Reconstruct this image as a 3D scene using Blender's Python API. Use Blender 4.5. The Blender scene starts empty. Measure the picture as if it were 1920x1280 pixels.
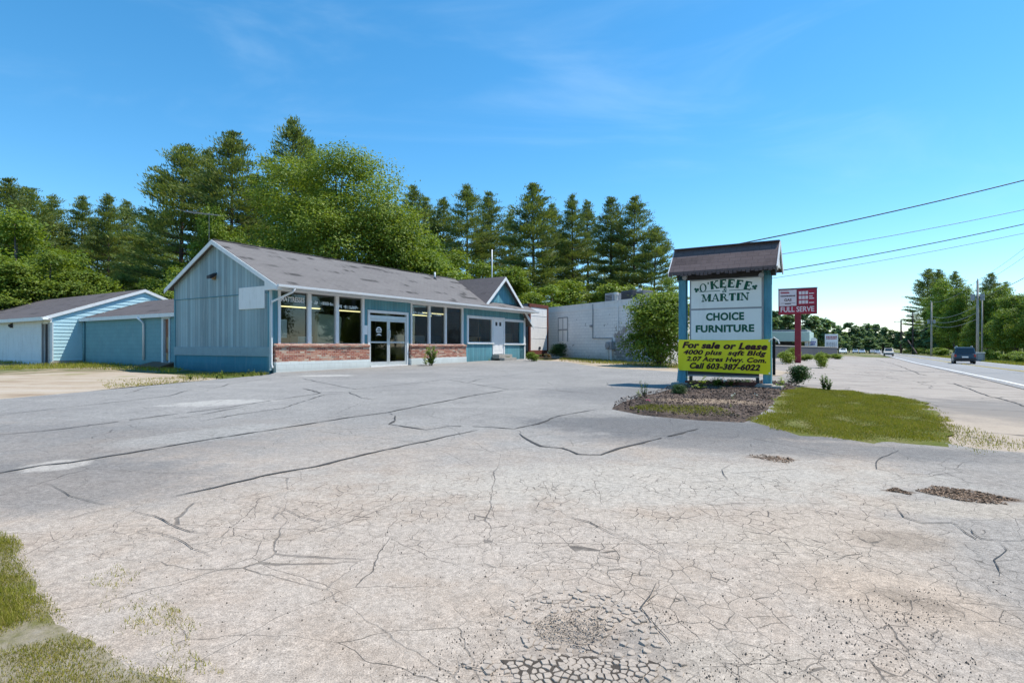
import bpy, math, random
import numpy as np
from mathutils import Vector, Matrix
from mathutils.geometry import delaunay_2d_cdt

R = math.radians
random.seed(7)
rng = np.random.default_rng(7)
SC = bpy.context.scene
COL = SC.collection

# ------------------------------------------------------------------ survey frame
# u = metres to the right across the road, v = metres along the road
TH = R(32.15)
CT, ST = math.cos(TH), math.sin(TH)
CAMZ, FPX, HZ = 1.35, 1050.0, 648.0

def W(u, v, z=0.0):
    return Vector((u * CT + v * ST, -u * ST + v * CT, z))

def UV(X, Y):
    return (X * CT - Y * ST, X * ST + Y * CT)

_un = np.array([-300, -60, -30, -19, -8, -2.5, 1, 4.6, 12, 30, 300], float)
_vn = np.array([-60, 0, 15, 30, 45, 75, 150, 300, 900], float)
_zt = np.array([
    #-60   0     15    30    45    75    150   300   900
    [.30, .40, .45, .55, .60, .50, .20, .0, .0],
    [.30, .40, .45, .55, .60, .50, .10, -.4, -.4],
    [.20, .30, .38, .50, .56, .45, .0, -.8, -.8],
    [.15, .24, .33, .46, .52, .35, -.2, -1.2, -1.4],
    [.06, .10, .23, .33, .36, .1, -.5, -1.5, -1.8],
    [.0, .02, .17, .17, .12, -.2, -.75, -1.7, -2.1],
    [-.02, -.02, .06, .03, -.08, -.4, -.9, -1.8, -2.3],
    [-.04, -.05, .0, -.08, -.22, -.52, -.95, -1.9, -2.4],
    [-.05, -.06, -.04, -.12, -.25, -.55, -.97, -1.9, -2.4],
    [-.05, -.05, -.0, -.08, -.2, -.5, -.9, -1.8, -2.2],
    [-.05, -.05, -.0, -.08, -.2, -.5, -.9, -1.2, -1.2]])

def ground(u, v):
    u = min(max(u, -300), 300); v = min(max(v, -60), 900)
    i = min(max(int(np.searchsorted(_un, u)) - 1, 0), len(_un) - 2)
    j = min(max(int(np.searchsorted(_vn, v)) - 1, 0), len(_vn) - 2)
    a = (u - _un[i]) / (_un[i + 1] - _un[i]); b = (v - _vn[j]) / (_vn[j + 1] - _vn[j])
    return float(_zt[i, j] * (1 - a) * (1 - b) + _zt[i + 1, j] * a * (1 - b) + _zt[i, j + 1] * (1 - a) * b + _zt[i + 1, j + 1] * a * b)

def gz(X, Y):
    return ground(*UV(X, Y))

def at_u(px, U):              # sight line meets the plane u = U
    xr = (px - 960) / FPX
    Y = U / (CT * xr - ST)
    return Y * (ST * xr + CT), Y
def at_v(px, V):
    xr = (px - 960) / FPX
    Y = V / (ST * xr + CT)
    return Y * (CT * xr - ST), Y
def zpx(py, Y):
    return CAMZ - (py - HZ) * Y / FPX
def gp(px, py):               # ground point seen at a pixel -> X, Y
    Y = FPX * 1.3 / (py - HZ)
    for _ in range(40):
        X = (px - 960) / FPX * Y
        Yn = FPX * (CAMZ - gz(X, Y)) / (py - HZ)
        Y = Y * .5 + Yn * .5
    return ((px - 960) / FPX * Y, Y)
def spot(px, Y):              # column of pixels at depth Y -> ground point
    X = (px - 960) / FPX * Y
    return Vector((X, Y, gz(X, Y)))

# ------------------------------------------------------------------ node helper
class NT:
    def __init__(s, name, rough=.8, spec=.3):
        s.m = bpy.data.materials.new(name); s.m.use_nodes = True
        s.t = s.m.node_tree
        s.b = s.t.nodes['Principled BSDF']; s.out = s.t.nodes['Material Output']
        s.b.inputs['Roughness'].default_value = rough
        s.b.inputs['Specular IOR Level'].default_value = spec
        s._pos = None
    def n(s, typ, **kw):
        k = s.t.nodes.new(typ)
        for a, v in kw.items(): setattr(k, a, v)
        return k
    def put(s, sock, v):
        if v is None: return
        if isinstance(v, bpy.types.NodeSocket): s.t.links.new(v, sock)
        else:
            if isinstance(v, (tuple, list)) and len(v) == 3 and sock.type == 'RGBA': v = (*v, 1)
            sock.default_value = v
    @property
    def pos(s):
        if s._pos is None: s._pos = s.n('ShaderNodeNewGeometry').outputs['Position']
        return s._pos
    @property
    def uv(s): return s.n('ShaderNodeTexCoord').outputs['UV']
    @property
    def obj(s): return s.n('ShaderNodeTexCoord').outputs['Object']
    def xyz(s, v):
        k = s.n('ShaderNodeSeparateXYZ'); s.put(k.inputs[0], v); return k.outputs
    def vmul(s, v, sc):
        k = s.n('ShaderNodeVectorMath', operation='MULTIPLY'); s.put(k.inputs[0], v); s.put(k.inputs[1], sc); return k.outputs[0]
    def vadd(s, v, w):
        k = s.n('ShaderNodeVectorMath', operation='ADD'); s.put(k.inputs[0], v); s.put(k.inputs[1], w); return k.outputs[0]
    def noise(s, v, scale, detail=3, rough=.55, col=False, dist=0):
        k = s.n('ShaderNodeTexNoise'); s.put(k.inputs['Vector'], v); k.inputs['Scale'].default_value = scale
        k.inputs['Detail'].default_value = detail; k.inputs['Roughness'].default_value = rough; k.inputs['Distortion'].default_value = dist
        return k.outputs['Color' if col else 0]
    def vor(s, v, scale, feature='F1', out='Distance', rnd=1):
        k = s.n('ShaderNodeTexVoronoi', feature=feature); s.put(k.inputs['Vector'], v); k.inputs['Scale'].default_value = scale
        k.inputs['Randomness'].default_value = rnd
        return k.outputs[out]
    def math(s, op, a, b=0.0, clamp=False):
        k = s.n('ShaderNodeMath', operation=op, use_clamp=clamp); s.put(k.inputs[0], a); s.put(k.inputs[1], b); return k.outputs[0]
    def smooth(s, v, lo, hi, a=0.0, b=1.0):
        k = s.n('ShaderNodeMapRange', interpolation_type='SMOOTHSTEP'); s.put(k.inputs[0], v)
        for i, x in enumerate((lo, hi, a, b)): s.put(k.inputs[1 + i], x)
        return k.outputs[0]
    def mix(s, f, a, b, mode='MIX'):
        k = s.n('ShaderNodeMixRGB', blend_type=mode); s.put(k.inputs[0], f); s.put(k.inputs[1], a); s.put(k.inputs[2], b); return k.outputs[0]
    def ramp(s, f, stops):
        k = s.n('ShaderNodeValToRGB'); s.put(k.inputs[0], f); e = k.color_ramp.elements
        while len(e) < len(stops): e.new(.5)
        for q, (p, c) in zip(e, stops): q.position = p; q.color = (*c, 1) if len(c) == 3 else c
        return k.outputs[0]
    def attr(s, name):
        return s.n('ShaderNodeAttribute', attribute_name=name).outputs['Fac']
    def color(s, c): s.put(s.b.inputs['Base Color'], c); return s
    def rough(s, r): s.put(s.b.inputs['Roughness'], r); return s
    def bump(s, h, strength=.4, dist=.02):
        k = s.n('ShaderNodeBump'); k.inputs['Strength'].default_value = strength; k.inputs['Distance'].default_value = dist
        s.put(k.inputs['Height'], h); s.put(s.b.inputs['Normal'], k.outputs[0]); return s
    def val(s, v, f, lo, hi):     # brightness wobble
        return s.mix(1.0, v, s.ramp(f, [(0, (lo,) * 3), (1, (hi,) * 3)]), 'MULTIPLY')

def plain(name, c, rough=.6, spec=.3, wob=.16, scale=2.0, metal=0, bump=.0, grime=.0):
    k = NT(name, rough, spec)
    p = k.pos
    f = k.noise(p, scale, 5, .65)
    base = k.val(c, f, 1 - wob, 1 + wob)
    if grime:
        g = k.smooth(k.noise(k.vmul(p, (3, 3, .6)), 1.3, 6, .7), .5, .78)
        base = k.mix(k.math('MULTIPLY', g, grime), base, (.12, .10, .08))
    k.color(base); k.b.inputs['Metallic'].default_value = metal
    if bump: k.bump(k.noise(p, 40, 4), bump, .01)
    return k.m

# ------------------------------------------------------------------ mesh builder
class MB:
    def __init__(s): s.v = []; s.f = []
    def quad(s, *p):
        i = len(s.v); s.v += [tuple(q) for q in p]; s.f.append(tuple(range(i, i + len(p)))); return s
    def box(s, x0, x1, y0, y1, z0, z1):
        x0, x1 = sorted((x0, x1)); y0, y1 = sorted((y0, y1)); z0, z1 = sorted((z0, z1))
        i = len(s.v)
        s.v += [(x0, y0, z0), (x1, y0, z0), (x1, y1, z0), (x0, y1, z0), (x0, y0, z1), (x1, y0, z1), (x1, y1, z1), (x0, y1, z1)]
        s.f += [tuple(i + q for q in f) for f in ((0, 3, 2, 1), (4, 5, 6, 7), (0, 1, 5, 4), (1, 2, 6, 5), (2, 3, 7, 6), (3, 0, 4, 7))]
        return s
    def bar(s, a, b, w, h, up=(0, 0, 1)):
        a, b = Vector(a), Vector(b); d = (b - a).normalized(); upv = Vector(up)
        if abs(d.dot(upv)) > .98: upv = Vector((0, 1, 0))
        x = d.cross(upv).normalized() * (w / 2); y = x.cross(d).normalized() * (h / 2)
        i = len(s.v)
        for c in (a, b): s.v += [tuple(c - x - y), tuple(c + x - y), tuple(c + x + y), tuple(c - x + y)]
        s.f += [tuple(i + q for q in f) for f in ((0, 1, 2, 3), (7, 6, 5, 4), (0, 4, 5, 1), (1, 5, 6, 2), (2, 6, 7, 3), (3, 7, 4, 0))]
        return s
    def slab(s, pts, t):          # polygon (list of 3-D points, upper face, ccw from above) thickened downward
        i = len(s.v); k = len(pts)
        s.v += [tuple(p) for p in pts] + [(p[0], p[1], p[2] - t) for p in pts]
        s.f.append(tuple(range(i, i + k))); s.f.append(tuple(range(i + 2 * k - 1, i + k - 1, -1)))
        for j in range(k):
            a, b = i + j, i + (j + 1) % k
            s.f.append((a, a + k, b + k, b))
        return s
    def prism(s, pts, d):         # planar polygon extruded along vector d
        i = len(s.v); k = len(pts); d = Vector(d)
        s.v += [tuple(p) for p in pts] + [tuple(Vector(p) + d) for p in pts]
        s.f.append(tuple(range(i + k - 1, i - 1, -1))); s.f.append(tuple(range(i + k, i + 2 * k)))
        for j in range(k):
            a, b = i + j, i + (j + 1) % k
            s.f.append((a, b, b + k, a + k))
        return s
    def tube(s, pts, r, n=8, cap=True):
        pts = [Vector(p) for p in pts]; rs = r if isinstance(r, (list, tuple)) else [r] * len(pts)
        i = len(s.v); ref = Vector((.31, .17, .93))
        for q, p in enumerate(pts):
            d = (pts[min(q + 1, len(pts) - 1)] - pts[max(q - 1, 0)]).normalized()
            x = d.cross(ref)
            if x.length < .1: x = d.cross(Vector((1, 0, 0)))
            x.normalize(); y = d.cross(x)
            for k in range(n):
                a = 2 * math.pi * k / n
                s.v.append(tuple(p + (x * math.cos(a) + y * math.sin(a)) * rs[q]))
        for q in range(len(pts) - 1):
            for k in range(n):
                a = i + q * n + k; b = i + q * n + (k + 1) % n
                s.f.append((a, b, b + n, a + n))
        if cap:
            s.f.append(tuple(i + k for k in range(n - 1, -1, -1))); e = i + (len(pts) - 1) * n
            s.f.append(tuple(e + k for k in range(n)))
        return s
    def wheel(s, c, axis, r, w, n=20, prof=((0, .86), (.12, 1), (.88, 1), (1, .86))):
        c, ax = Vector(c), Vector(axis).normalized(); x = ax.orthogonal().normalized(); y = ax.cross(x); i = len(s.v)
        for t, k in prof:
            for q in range(n):
                a = 2 * math.pi * q / n
                s.v.append(tuple(c + ax * (t - .5) * w + (x * math.cos(a) + y * math.sin(a)) * r * k))
        for p in range(len(prof) - 1):
            for q in range(n):
                a = i + p * n + q; b = i + p * n + (q + 1) % n
                s.f.append((a, b, b + n, a + n))
        s.f.append(tuple(i + k for k in range(n - 1, -1, -1))); e = i + (len(prof) - 1) * n
        s.f.append(tuple(e + k for k in range(n)))
        return s
    def ball(s, c, r, sz=1, n=10, m=7):
        i = len(s.v)
        for a in range(m + 1):
            th = math.pi * a / m
            for b in range(n):
                ph = 2 * math.pi * b / n
                s.v.append((c[0] + r * math.sin(th) * math.cos(ph), c[1] + r * math.sin(th) * math.sin(ph), c[2] + r * sz * math.cos(th)))
        for a in range(m):
            for b in range(n):
                s.f.append((i + a * n + b, i + (a + 1) * n + b, i + (a + 1) * n + (b + 1) % n, i + a * n + (b + 1) % n))
        return s
    def build(s, name, mat, parent=None, smooth=False, bevel=0):
        me = bpy.data.meshes.new(name); me.from_pydata(s.v, [], s.f); me.materials.append(mat)
        lay = me.uv_layers.new(name='UVMap')
        co = lay.data
        for p in me.polygons:
            nn = p.normal
            if abs(nn.z) > .995: a, b = Vector((1, 0, 0)), Vector((0, 1, 0))
            else:
                a = Vector((-nn.y, nn.x, 0)).normalized(); b = nn.cross(a)
            for li in p.loop_indices:
                c = me.vertices[me.loops[li].vertex_index].co
                co[li].uv = (c.dot(a), c.dot(b))
        if smooth: me.shade_smooth()
        o = bpy.data.objects.new(name, me); COL.objects.link(o)
        if parent is not None: o.parent = parent
        if bevel:
            mo = o.modifiers.new('bevel', 'BEVEL'); mo.width = bevel; mo.segments = 2; mo.limit_method = 'ANGLE'
        return o

def tag(o, label=None, cat=None, group=None, kind=None):
    if label: o['label'] = label
    if cat: o['category'] = cat
    if group: o['group'] = group
    if kind: o['kind'] = kind
    return o
def thing(name, label, cat, loc=(0, 0, 0), rz=0.0, group=None):
    o = bpy.data.objects.new(name, None); COL.objects.link(o); o.location = loc; o.rotation_euler = (0, 0, rz)
    o.empty_display_size = .3
    return tag(o, label, cat, group)
def copy_thing(root, loc, rz=0.0, sc=None, label=None, group=None):
    r = root.copy(); COL.objects.link(r); r.location = loc; r.rotation_euler = (0, 0, rz)
    if sc: r.scale = sc
    if label: r['label'] = label
    if group: r['group'] = group
    for ch in list(root.children):
        c = ch.copy(); COL.objects.link(c); c.parent = r
        for g in ch.children:
            d = g.copy(); COL.objects.link(d); d.parent = c
    return r

# quads in bulk (leaves, needles, blades): centre, half long axis, half wide axis, tone
def leaf_mesh(name, mat, C, A, B, tone, parent=None, shape='quad'):
    n = len(C)
    if shape == 'tri':
        V = np.stack([C - B, C + B, C + A], 1); k = 3
    elif shape == 'kite':
        V = np.stack([C - A, C + B - A * .1, C + A, C - B - A * .1], 1); k = 4
    else:
        V = np.stack([C - A - B, C + A - B, C + A + B, C - A + B], 1); k = 4
    me = bpy.data.meshes.new(name)
    me.vertices.add(n * k); me.vertices.foreach_set('co', V.reshape(-1).astype(np.float32))
    me.loops.add(n * k); me.loops.foreach_set('vertex_index', np.arange(n * k, dtype=np.int32))
    me.polygons.add(n); me.polygons.foreach_set('loop_start', np.arange(0, n * k, k, dtype=np.int32))
    me.update(calc_edges=True)
    at = me.attributes.new('tone', 'FLOAT', 'FACE'); at.data.foreach_set('value', np.asarray(tone, np.float32))
    me.materials.append(mat); me.validate()
    o = bpy.data.objects.new(name, me); COL.objects.link(o)
    if parent is not None: o.parent = parent
    return o
def unit(a): return a / np.maximum(np.linalg.norm(a, axis=-1, keepdims=True), 1e-6)
def rdir(n): return unit(rng.normal(size=(n, 3)))

# ------------------------------------------------------------------ text
def text_mesh(body, width=None, height=1.0, bold=0.0, shear=0.0, depth=.004, spacing=1.0):
    cu = bpy.data.curves.new('t', 'FONT'); cu.body = body; cu.size = 1; cu.offset = bold; cu.shear = shear
    cu.extrude = depth; cu.align_x = 'CENTER'; cu.resolution_u = 4; cu.space_character = spacing
    ob = bpy.data.objects.new('t', cu); COL.objects.link(ob)
    dg = bpy.context.evaluated_depsgraph_get(); dg.update()
    me = bpy.data.meshes.new_from_object(ob.evaluated_get(dg))
    bpy.data.objects.remove(ob); bpy.data.curves.remove(cu)
    v = np.array([q.co[:] for q in me.vertices]); f = [tuple(p.vertices) for p in me.polygons]
    bpy.data.meshes.remove(me)
    v[:, 0] -= (v[:, 0].min() + v[:, 0].max()) / 2
    sy = height / .72
    sx = sy if width is None else width / (v[:, 0].max() - v[:, 0].min())
    v[:, 0] *= sx; v[:, 1] *= sy
    return v, f
def lay_text(mb, tv, origin, xd, yd, nd):
    v, f = tv; o, xd, yd, nd = (Vector(q) for q in (origin, xd, yd, nd)); i = len(mb.v)
    mb.v += [tuple(o + xd * a + yd * b + nd * c) for a, b, c in v]; mb.f += [tuple(i + q for q in p) for p in f]
def stroke(p, q, w):            # thick line as a polygon
    p, q = Vector((*p, 0)), Vector((*q, 0)); d = (q - p).normalized(); s = Vector((-d.y, d.x, 0)) * w / 2
    return [p - s, q - s, q + s, p + s]
def ring(cx, cy, rx, ry, w1, w2, a0=0, a1=360, n=20):
    out = []
    for k in range(n):
        a, b = R(a0 + (a1 - a0) * k / n), R(a0 + (a1 - a0) * (k + 1) / n)
        P = lambda t, e1, e2: Vector((cx + (rx - e1) * math.cos(t), cy + (ry - e2) * math.sin(t), 0))
        out.append([P(a, 0, 0), P(b, 0, 0), P(b, w1, w2), P(a, w1, w2)])
    return out
def slab_glyph(c):              # bold slab-serif capitals, box 1 high
    S = .33; T = .15
    st = lambda x: [stroke((x, 0), (x, 1), S)]
    sf = lambda x, y: [stroke((x - .17, y), (x + .17, y), T)]
    b, t = T / 2, 1 - T / 2
    if c == 'O': return ring(.42, .5, .42, .52, .17, .08), .95
    if c == "'": return [stroke((.1, .72), (.14, 1), .13)], .28
    if c == 'K': return st(.2) + sf(.2, b) + sf(.2, t) + sf(.78, t) + sf(.8, b) + [stroke((.25, .42), (.76, .95), .1), stroke((.4, .58), (.78, .05), .18)], 1.02
    if c in 'EF':
        g = st(.2) + sf(.2, b) + [stroke((.03, t), (.74, t), T), stroke((.2, .53), (.55, .53), T), stroke((.71, .72), (.71, 1), .07), stroke((.53, .4), (.53, .66), .07)]
        if c == 'E': g += [stroke((.03, b), (.76, b), T), stroke((.74, 0), (.74, .3), .07)]
        return g, .88
    if c == 'M': return [stroke((.17, 0), (.17, 1), .09)] + st(.98) + sf(.17, b) + sf(.14, t) + sf(.98, b) + sf(1.0, t) + [stroke((.2, 1), (.56, .08), .18), stroke((.56, .08), (.93, 1), .09)], 1.24
    if c == 'A': return [stroke((.12, .03), (.46, 1), .09), stroke((.46, 1), (.82, .03), .19), stroke((.25, .34), (.7, .34), .08)] + sf(.13, b) + sf(.82, b), 1.03
    if c == 'R': return st(.2) + sf(.2, b) + sf(.15, t) + sf(.86, b) + ring(.42, .74, .32, .26, .16, .08, -90, 90, 10) + [stroke((.2, t), (.44, t), T), stroke((.2, .52), (.44, .52), T), stroke((.5, .5), (.82, .03), .17)], 1.04
    if c == 'T': return st(.45) + sf(.45, b) + [stroke((.04, t), (.86, t), T), stroke((.07, .68), (.07, 1), .07), stroke((.83, .68), (.83, 1), .07)], .96
    if c == 'I': return st(.2) + sf(.2, b) + sf(.2, t), .46
    if c == 'N': return [stroke((.17, 0), (.17, 1), .09), stroke((.84, 0), (.84, 1), .09), stroke((.17, .97), (.84, .03), .19)] + sf(.17, b) + sf(.14, t) + sf(.84, t), 1.06
    return [], .4
def shamrock():
    out = []
    for a in (90, 210, 330):
        cx, cy = .3 * math.cos(R(a)), .3 * math.sin(R(a))
        out.append([Vector((cx + .27 * math.cos(R(k * 30)), cy + .27 * math.sin(R(k * 30)), 0)) for k in range(12)])
    out.append(stroke((0, 0), (.12, -.62), .1))
    return out
# ------------------------------------------------------------------ camera, sun, sky
cam = bpy.data.cameras.new('camera'); camo = bpy.data.objects.new('camera', cam); COL.objects.link(camo)
camo.location = (0, 0, CAMZ); camo.rotation_euler = (R(90), 0, 0)
cam.sensor_width = 36; cam.lens = FPX / 1920 * 36; cam.shift_y = (HZ - 640) / 1920
cam.clip_start = .05; cam.clip_end = 4000
SC.camera = camo

EL = R(62)
hs = W(.72, .69).normalized()
to_sun = Vector((hs.x * math.cos(EL), hs.y * math.cos(EL), math.sin(EL)))
sl = bpy.data.lights.new('sun', 'SUN'); sl.energy = 3.8; sl.angle = R(.53); sl.color = (1, .94, .84)
so = bpy.data.objects.new('sun', sl); COL.objects.link(so); so.rotation_euler = to_sun.to_track_quat('Z', 'Y').to_euler()

wd = bpy.data.worlds.new('World'); SC.world = wd; wd.use_nodes = True
wt = wd.node_tree; bg = wt.nodes['Background']
sky = wt.nodes.new('ShaderNodeTexSky'); sky.sky_type = 'NISHITA'; sky.sun_disc = False
sky.sun_elevation = EL; sky.sun_rotation = math.atan2(hs.x, hs.y); sky.air_density = 1.0; sky.dust_density = .15; sky.ozone_density = 2.6; sky.altitude = 100
def wn(t, **k):
    q = wt.nodes.new(t)
    for a, b in k.items(): setattr(q, a, b)
    return q
tc = wn('ShaderNodeTexCoord')
mp = wn('ShaderNodeMapping'); mp.inputs['Rotation'].default_value = (.2, .35, .5); mp.inputs['Scale'].default_value = (1.1, 4.2, 7.0)
wt.links.new(tc.outputs['Generated'], mp.inputs[0])
nz = wn('ShaderNodeTexNoise'); nz.inputs['Scale'].default_value = 1.3; nz.inputs['Detail'].default_value = 7; nz.inputs['Roughness'].default_value = .55; nz.inputs['Distortion'].default_value = .6
wt.links.new(mp.outputs[0], nz.inputs['Vector'])
mr = wn('ShaderNodeMapRange', interpolation_type='SMOOTHSTEP')
for i, x in enumerate((.48, .88, 0, .17)): mr.inputs[1 + i].default_value = x
wt.links.new(nz.outputs[0], mr.inputs[0])
hsv = wn('ShaderNodeHueSaturation'); hsv.inputs['Hue'].default_value = .485; hsv.inputs['Saturation'].default_value = 1.24; hsv.inputs['Value'].default_value = 1.15
tint = wn('ShaderNodeMixRGB', blend_type='MULTIPLY'); tint.inputs[0].default_value = 1; tint.inputs[2].default_value = (.90, .945, 1.04, 1); wt.links.new(sky.outputs[0], tint.inputs[1]); wt.links.new(tint.outputs[0], hsv.inputs['Color'])
cm = wn('ShaderNodeMixRGB'); wt.links.new(mr.outputs[0], cm.inputs[0]); wt.links.new(hsv.outputs[0], cm.inputs[1]); cm.inputs[2].default_value = (5.2, 6.6, 7.6, 1)
wt.links.new(cm.outputs[0], bg.inputs['Color']); bg.inputs['Strength'].default_value = .118
SC.view_settings.view_transform = 'Standard'; SC.view_settings.look = 'None'
SC.view_settings.exposure = .60; SC.view_settings.gamma = 1; SC.view_settings.use_curve_mapping = False
SC.cycles.max_bounces = 8; SC.cycles.transparent_max_bounces = 16
try: SC.cycles.use_denoising = True
except Exception: pass

# ------------------------------------------------------------------ materials
def blob(k, cx, cy, rx, ry, soft=.5, ang=0.0, nz=None, amt=.5):
    """soft elliptical patch in world metres, ragged by a noise socket"""
    p = k.vadd(k.pos, (-cx, -cy, 0))
    if ang:
        r = k.n('ShaderNodeVectorRotate', rotation_type='Z_AXIS'); k.put(r.inputs['Vector'], p); r.inputs['Angle'].default_value = -ang; p = r.outputs[0]
    p = k.vmul(p, (1 / rx, 1 / ry, 0))
    L = k.n('ShaderNodeVectorMath', operation='LENGTH'); k.put(L.inputs[0], p); d = L.outputs['Value']
    if nz is not None: d = k.math('ADD', d, k.math('MULTIPLY', k.math('SUBTRACT', nz, .5), amt * 2))
    return k.smooth(d, 1 + soft / 2, 1 - soft / 2)
def vmax(k, a, b): return k.math('MAXIMUM', a, b)
def fmul(k, a, b): return k.math('MULTIPLY', a, b, True)

def mat_lot():
    k = NT('weathered_asphalt', .92, .2); p = k.pos
    X, Y, _ = k.xyz(p)
    big = k.noise(p, .22, 4, .6); mid = k.noise(p, 1.1, 6, .66); mid2 = k.noise(k.vadd(p, (31, 7, 0)), 2.6, 6, .7); fine = k.noise(p, 26, 5, .75); grit = k.noise(p, 150, 2, .7)
    streak = k.noise(k.vmul(p, (.5, 2.4, 1)), 1.2, 7, .7)
    gray = k.ramp(k.math('ADD', k.math('MULTIPLY', big, .55), k.math('MULTIPLY', mid, .45)), [(.28, (.190, .184, .178)), (.5, (.258, .249, .238)), (.72, (.32, .307, .290))])
    gray = k.mix(k.smooth(streak, .5, .75, 0, .5), gray, (.345, .330, .31))
    # dust near the drive entrance
    dd = k.math('ADD', Y, k.math('MULTIPLY', k.math('SUBTRACT', mid, .5), 7)); dd = k.math('ADD', dd, k.math('MULTIPLY', k.math('SUBTRACT', big, .5), 5))
    dust = k.smooth(dd, 9.5, 3.6)
    side = k.smooth(k.math('SUBTRACT', k.math('ADD', X, k.math('MULTIPLY', k.math('SUBTRACT', mid, .5), 1.6)), k.math('MULTIPLY', Y, .55)), 1.4, .1)
    dust = fmul(k, dust, k.smooth(side, 0, 1, .3, 1))
    dcol = k.mix(k.smooth(mid2, .35, .7), (.415, .355, .30), (.385, .312, .25))
    dcol = k.mix(k.smooth(k.noise(p, .9, 5, .6), .52, .72, 0, .55), dcol, (.44, .36, .30))
    c = k.mix(k.math('MULTIPLY', dust, .88), gray, dcol)
    # named patches
    def patch(px, py, rx, ry, col, amt, ang=0, soft=.7, rag=.55, n_=None):
        nonlocal c
        x, y = gp(px, py)
        m = fmul(k, blob(k, x, y, rx, ry, soft, ang, n_ or mid2, rag), amt); c = k.mix(m, c, col)
    patch(1290, 800, 2.6, 1.0, (.11, .112, .118), .75, -.15)
    patch(1480, 838, 2.6, .55, (.12, .12, .124), .55, -.2)
    patch(60, 905, 1.6, 1.0, (.14, .139, .14), .6)
    patch(30, 830, 3.0, 1.6, (.15, .149, .15), .5)
    patch(1180, 738, 2.2, 2.0, (.16, .16, .163), .6)
    patch(410, 755, .9, .5, (.40, .385, .36), .8, .5, .4, 1.0)
    patch(615, 704, .9, .45, (.43, .415, .39), .8, .3, .4, .8)
    patch(105, 872, .28, .3, (.41, .38, .345), .8, 0, .4)
    patch(380, 815, .5, 1.1, (.34, .33, .31), .5, -.7)
    patch(1560, 985, .75, .42, (.41, .345, .285), .65, -.2, .8, .7)
    patch(1680, 1010, .34, .2, (.24, .195, .155), .6, -.1, .7, .6)
    patch(1400, 1015, .9, .3, (.41, .355, .295), .5, -.5, .8, .7)
    patch(1700, 1120, .5, .34, (.40, .32, .25), .65, -.6, .9, .7)
    patch(1720, 1128, .2, .1, (.21, .17, .135), .6, -.6, .8, .8)
    patch(1350, 1250, .45, .2, (.38, .335, .285), .6, 0, .9, .7)
    patch(1250, 900, 2.6, .7, (.42, .39, .345), .6, .1, .9, .8)
    patch(1840, 955, .9, .25, (.42, .365, .30), .55, -.1, .8, .7)
    patch(900, 1020, 1.5, .5, (.41, .36, .315), .45, .15, .9, .8)
    for px_, py_, rx_, ry_ in ((1815, 928, .34, .13), (1860, 934, .22, .09), (1770, 920, .16, .07), (1686, 921, .13, .05), (1447, 859, .24, .06)): patch(px_, py_, rx_, ry_, (.135, .095, .07), .85, -.25, .7, .6)
    # alligator cracks: two nets of cells, wandering
    warp = k.vadd(p, k.vmul(k.vadd(k.noise(p, 2.2, 3, .6, True), (-.5, -.5, -.5)), (.20, .20, 0)))
    e1 = k.vor(k.vmul(warp, (1, .8, 0)), 7.5, 'DISTANCE_TO_EDGE')
    e2 = k.vor(k.vmul(warp, (1, 1.2, 0)), 1.25, 'DISTANCE_TO_EDGE')
    e3 = k.vor(k.vmul(warp, (.8, 1.1, 0)), .42, 'DISTANCE_TO_EDGE')
    def lines(e, w0, w1, n_):
        w = k.smooth(n_, .36, .66, w0, w1)
        return k.smooth(e, w, k.math('MULTIPLY', w, .35))
    reg = k.math('ADD', Y, k.math('MULTIPLY', k.math('SUBTRACT', mid, .5), 6))
    area = k.smooth(reg, 8.5, 5.0)
    cx, cy = gp(1150, 1010)
    area = fmul(k, area, vmax(k, blob(k, cx, cy, 3.4, 2.1, 1.0, .25, mid, .5), k.smooth(big, .52, .62, 0, .5)))
    quiet = k.math('SUBTRACT', 1.0, blob(k, *gp(520, 1130), 1.25, .9, .8, 0, mid, .5))
    area = fmul(k, area, quiet)
    l1 = fmul(k, lines(e1, .009, .026, mid2), fmul(k, area, k.smooth(mid2, .34, .56, .12, 1)))
    l2 = fmul(k, lines(e2, .002, .0055, k.noise(p, .8, 3)), k.smooth(reg, 16, 7, .25, 1))
    l2 = fmul(k, l2, k.smooth(k.noise(k.vadd(p, (9, 4, 0)), .7, 3), .42, .55))
    l3 = fmul(k, lines(e3, .0012, .0034, mid), k.smooth(k.noise(p, .35, 2), .40, .55, .25, .9))
    cr = vmax(k, vmax(k, l1, l2), l3)
    pots = blob(k, *gp(1120, 1245), .34, .34, .7, .1, mid2, .5)
    # grain
    mott = k.noise(p, 7, 6, .78); c = k.val(c, mott, .70, 1.28); c = k.val(c, k.smooth(fine, .25, .75), .74, 1.24); c = k.val(c, k.smooth(grit, .25, .75), .60, 1.40)
    wht = k.smooth(k.noise(p, 95, 2, .5), .66, .72); c = k.mix(k.math('MULTIPLY', wht, .35), c, (.60, .57, .53))
    spk = k.smooth(k.noise(p, 75, 2, .5), .69, .74); c = k.mix(k.math('MULTIPLY', spk, .5), c, (.10, .095, .09))
    c = k.mix(fmul(k, pots, .5), c, k.val((.22, .19, .165), fine, .5, 1.5))
    c = k.mix(fmul(k, cr, k.smooth(mid2, .3, .65, .42, .85)), c, (.075, .068, .062))
    k.color(c)
    h = k.math('SUBTRACT', k.math('ADD', k.math('MULTIPLY', grit, .35), k.math('MULTIPLY', fine, .4)), k.math('MULTIPLY', cr, 1.6))
    k.bump(h, .5, .012)
    return k.m

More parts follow.
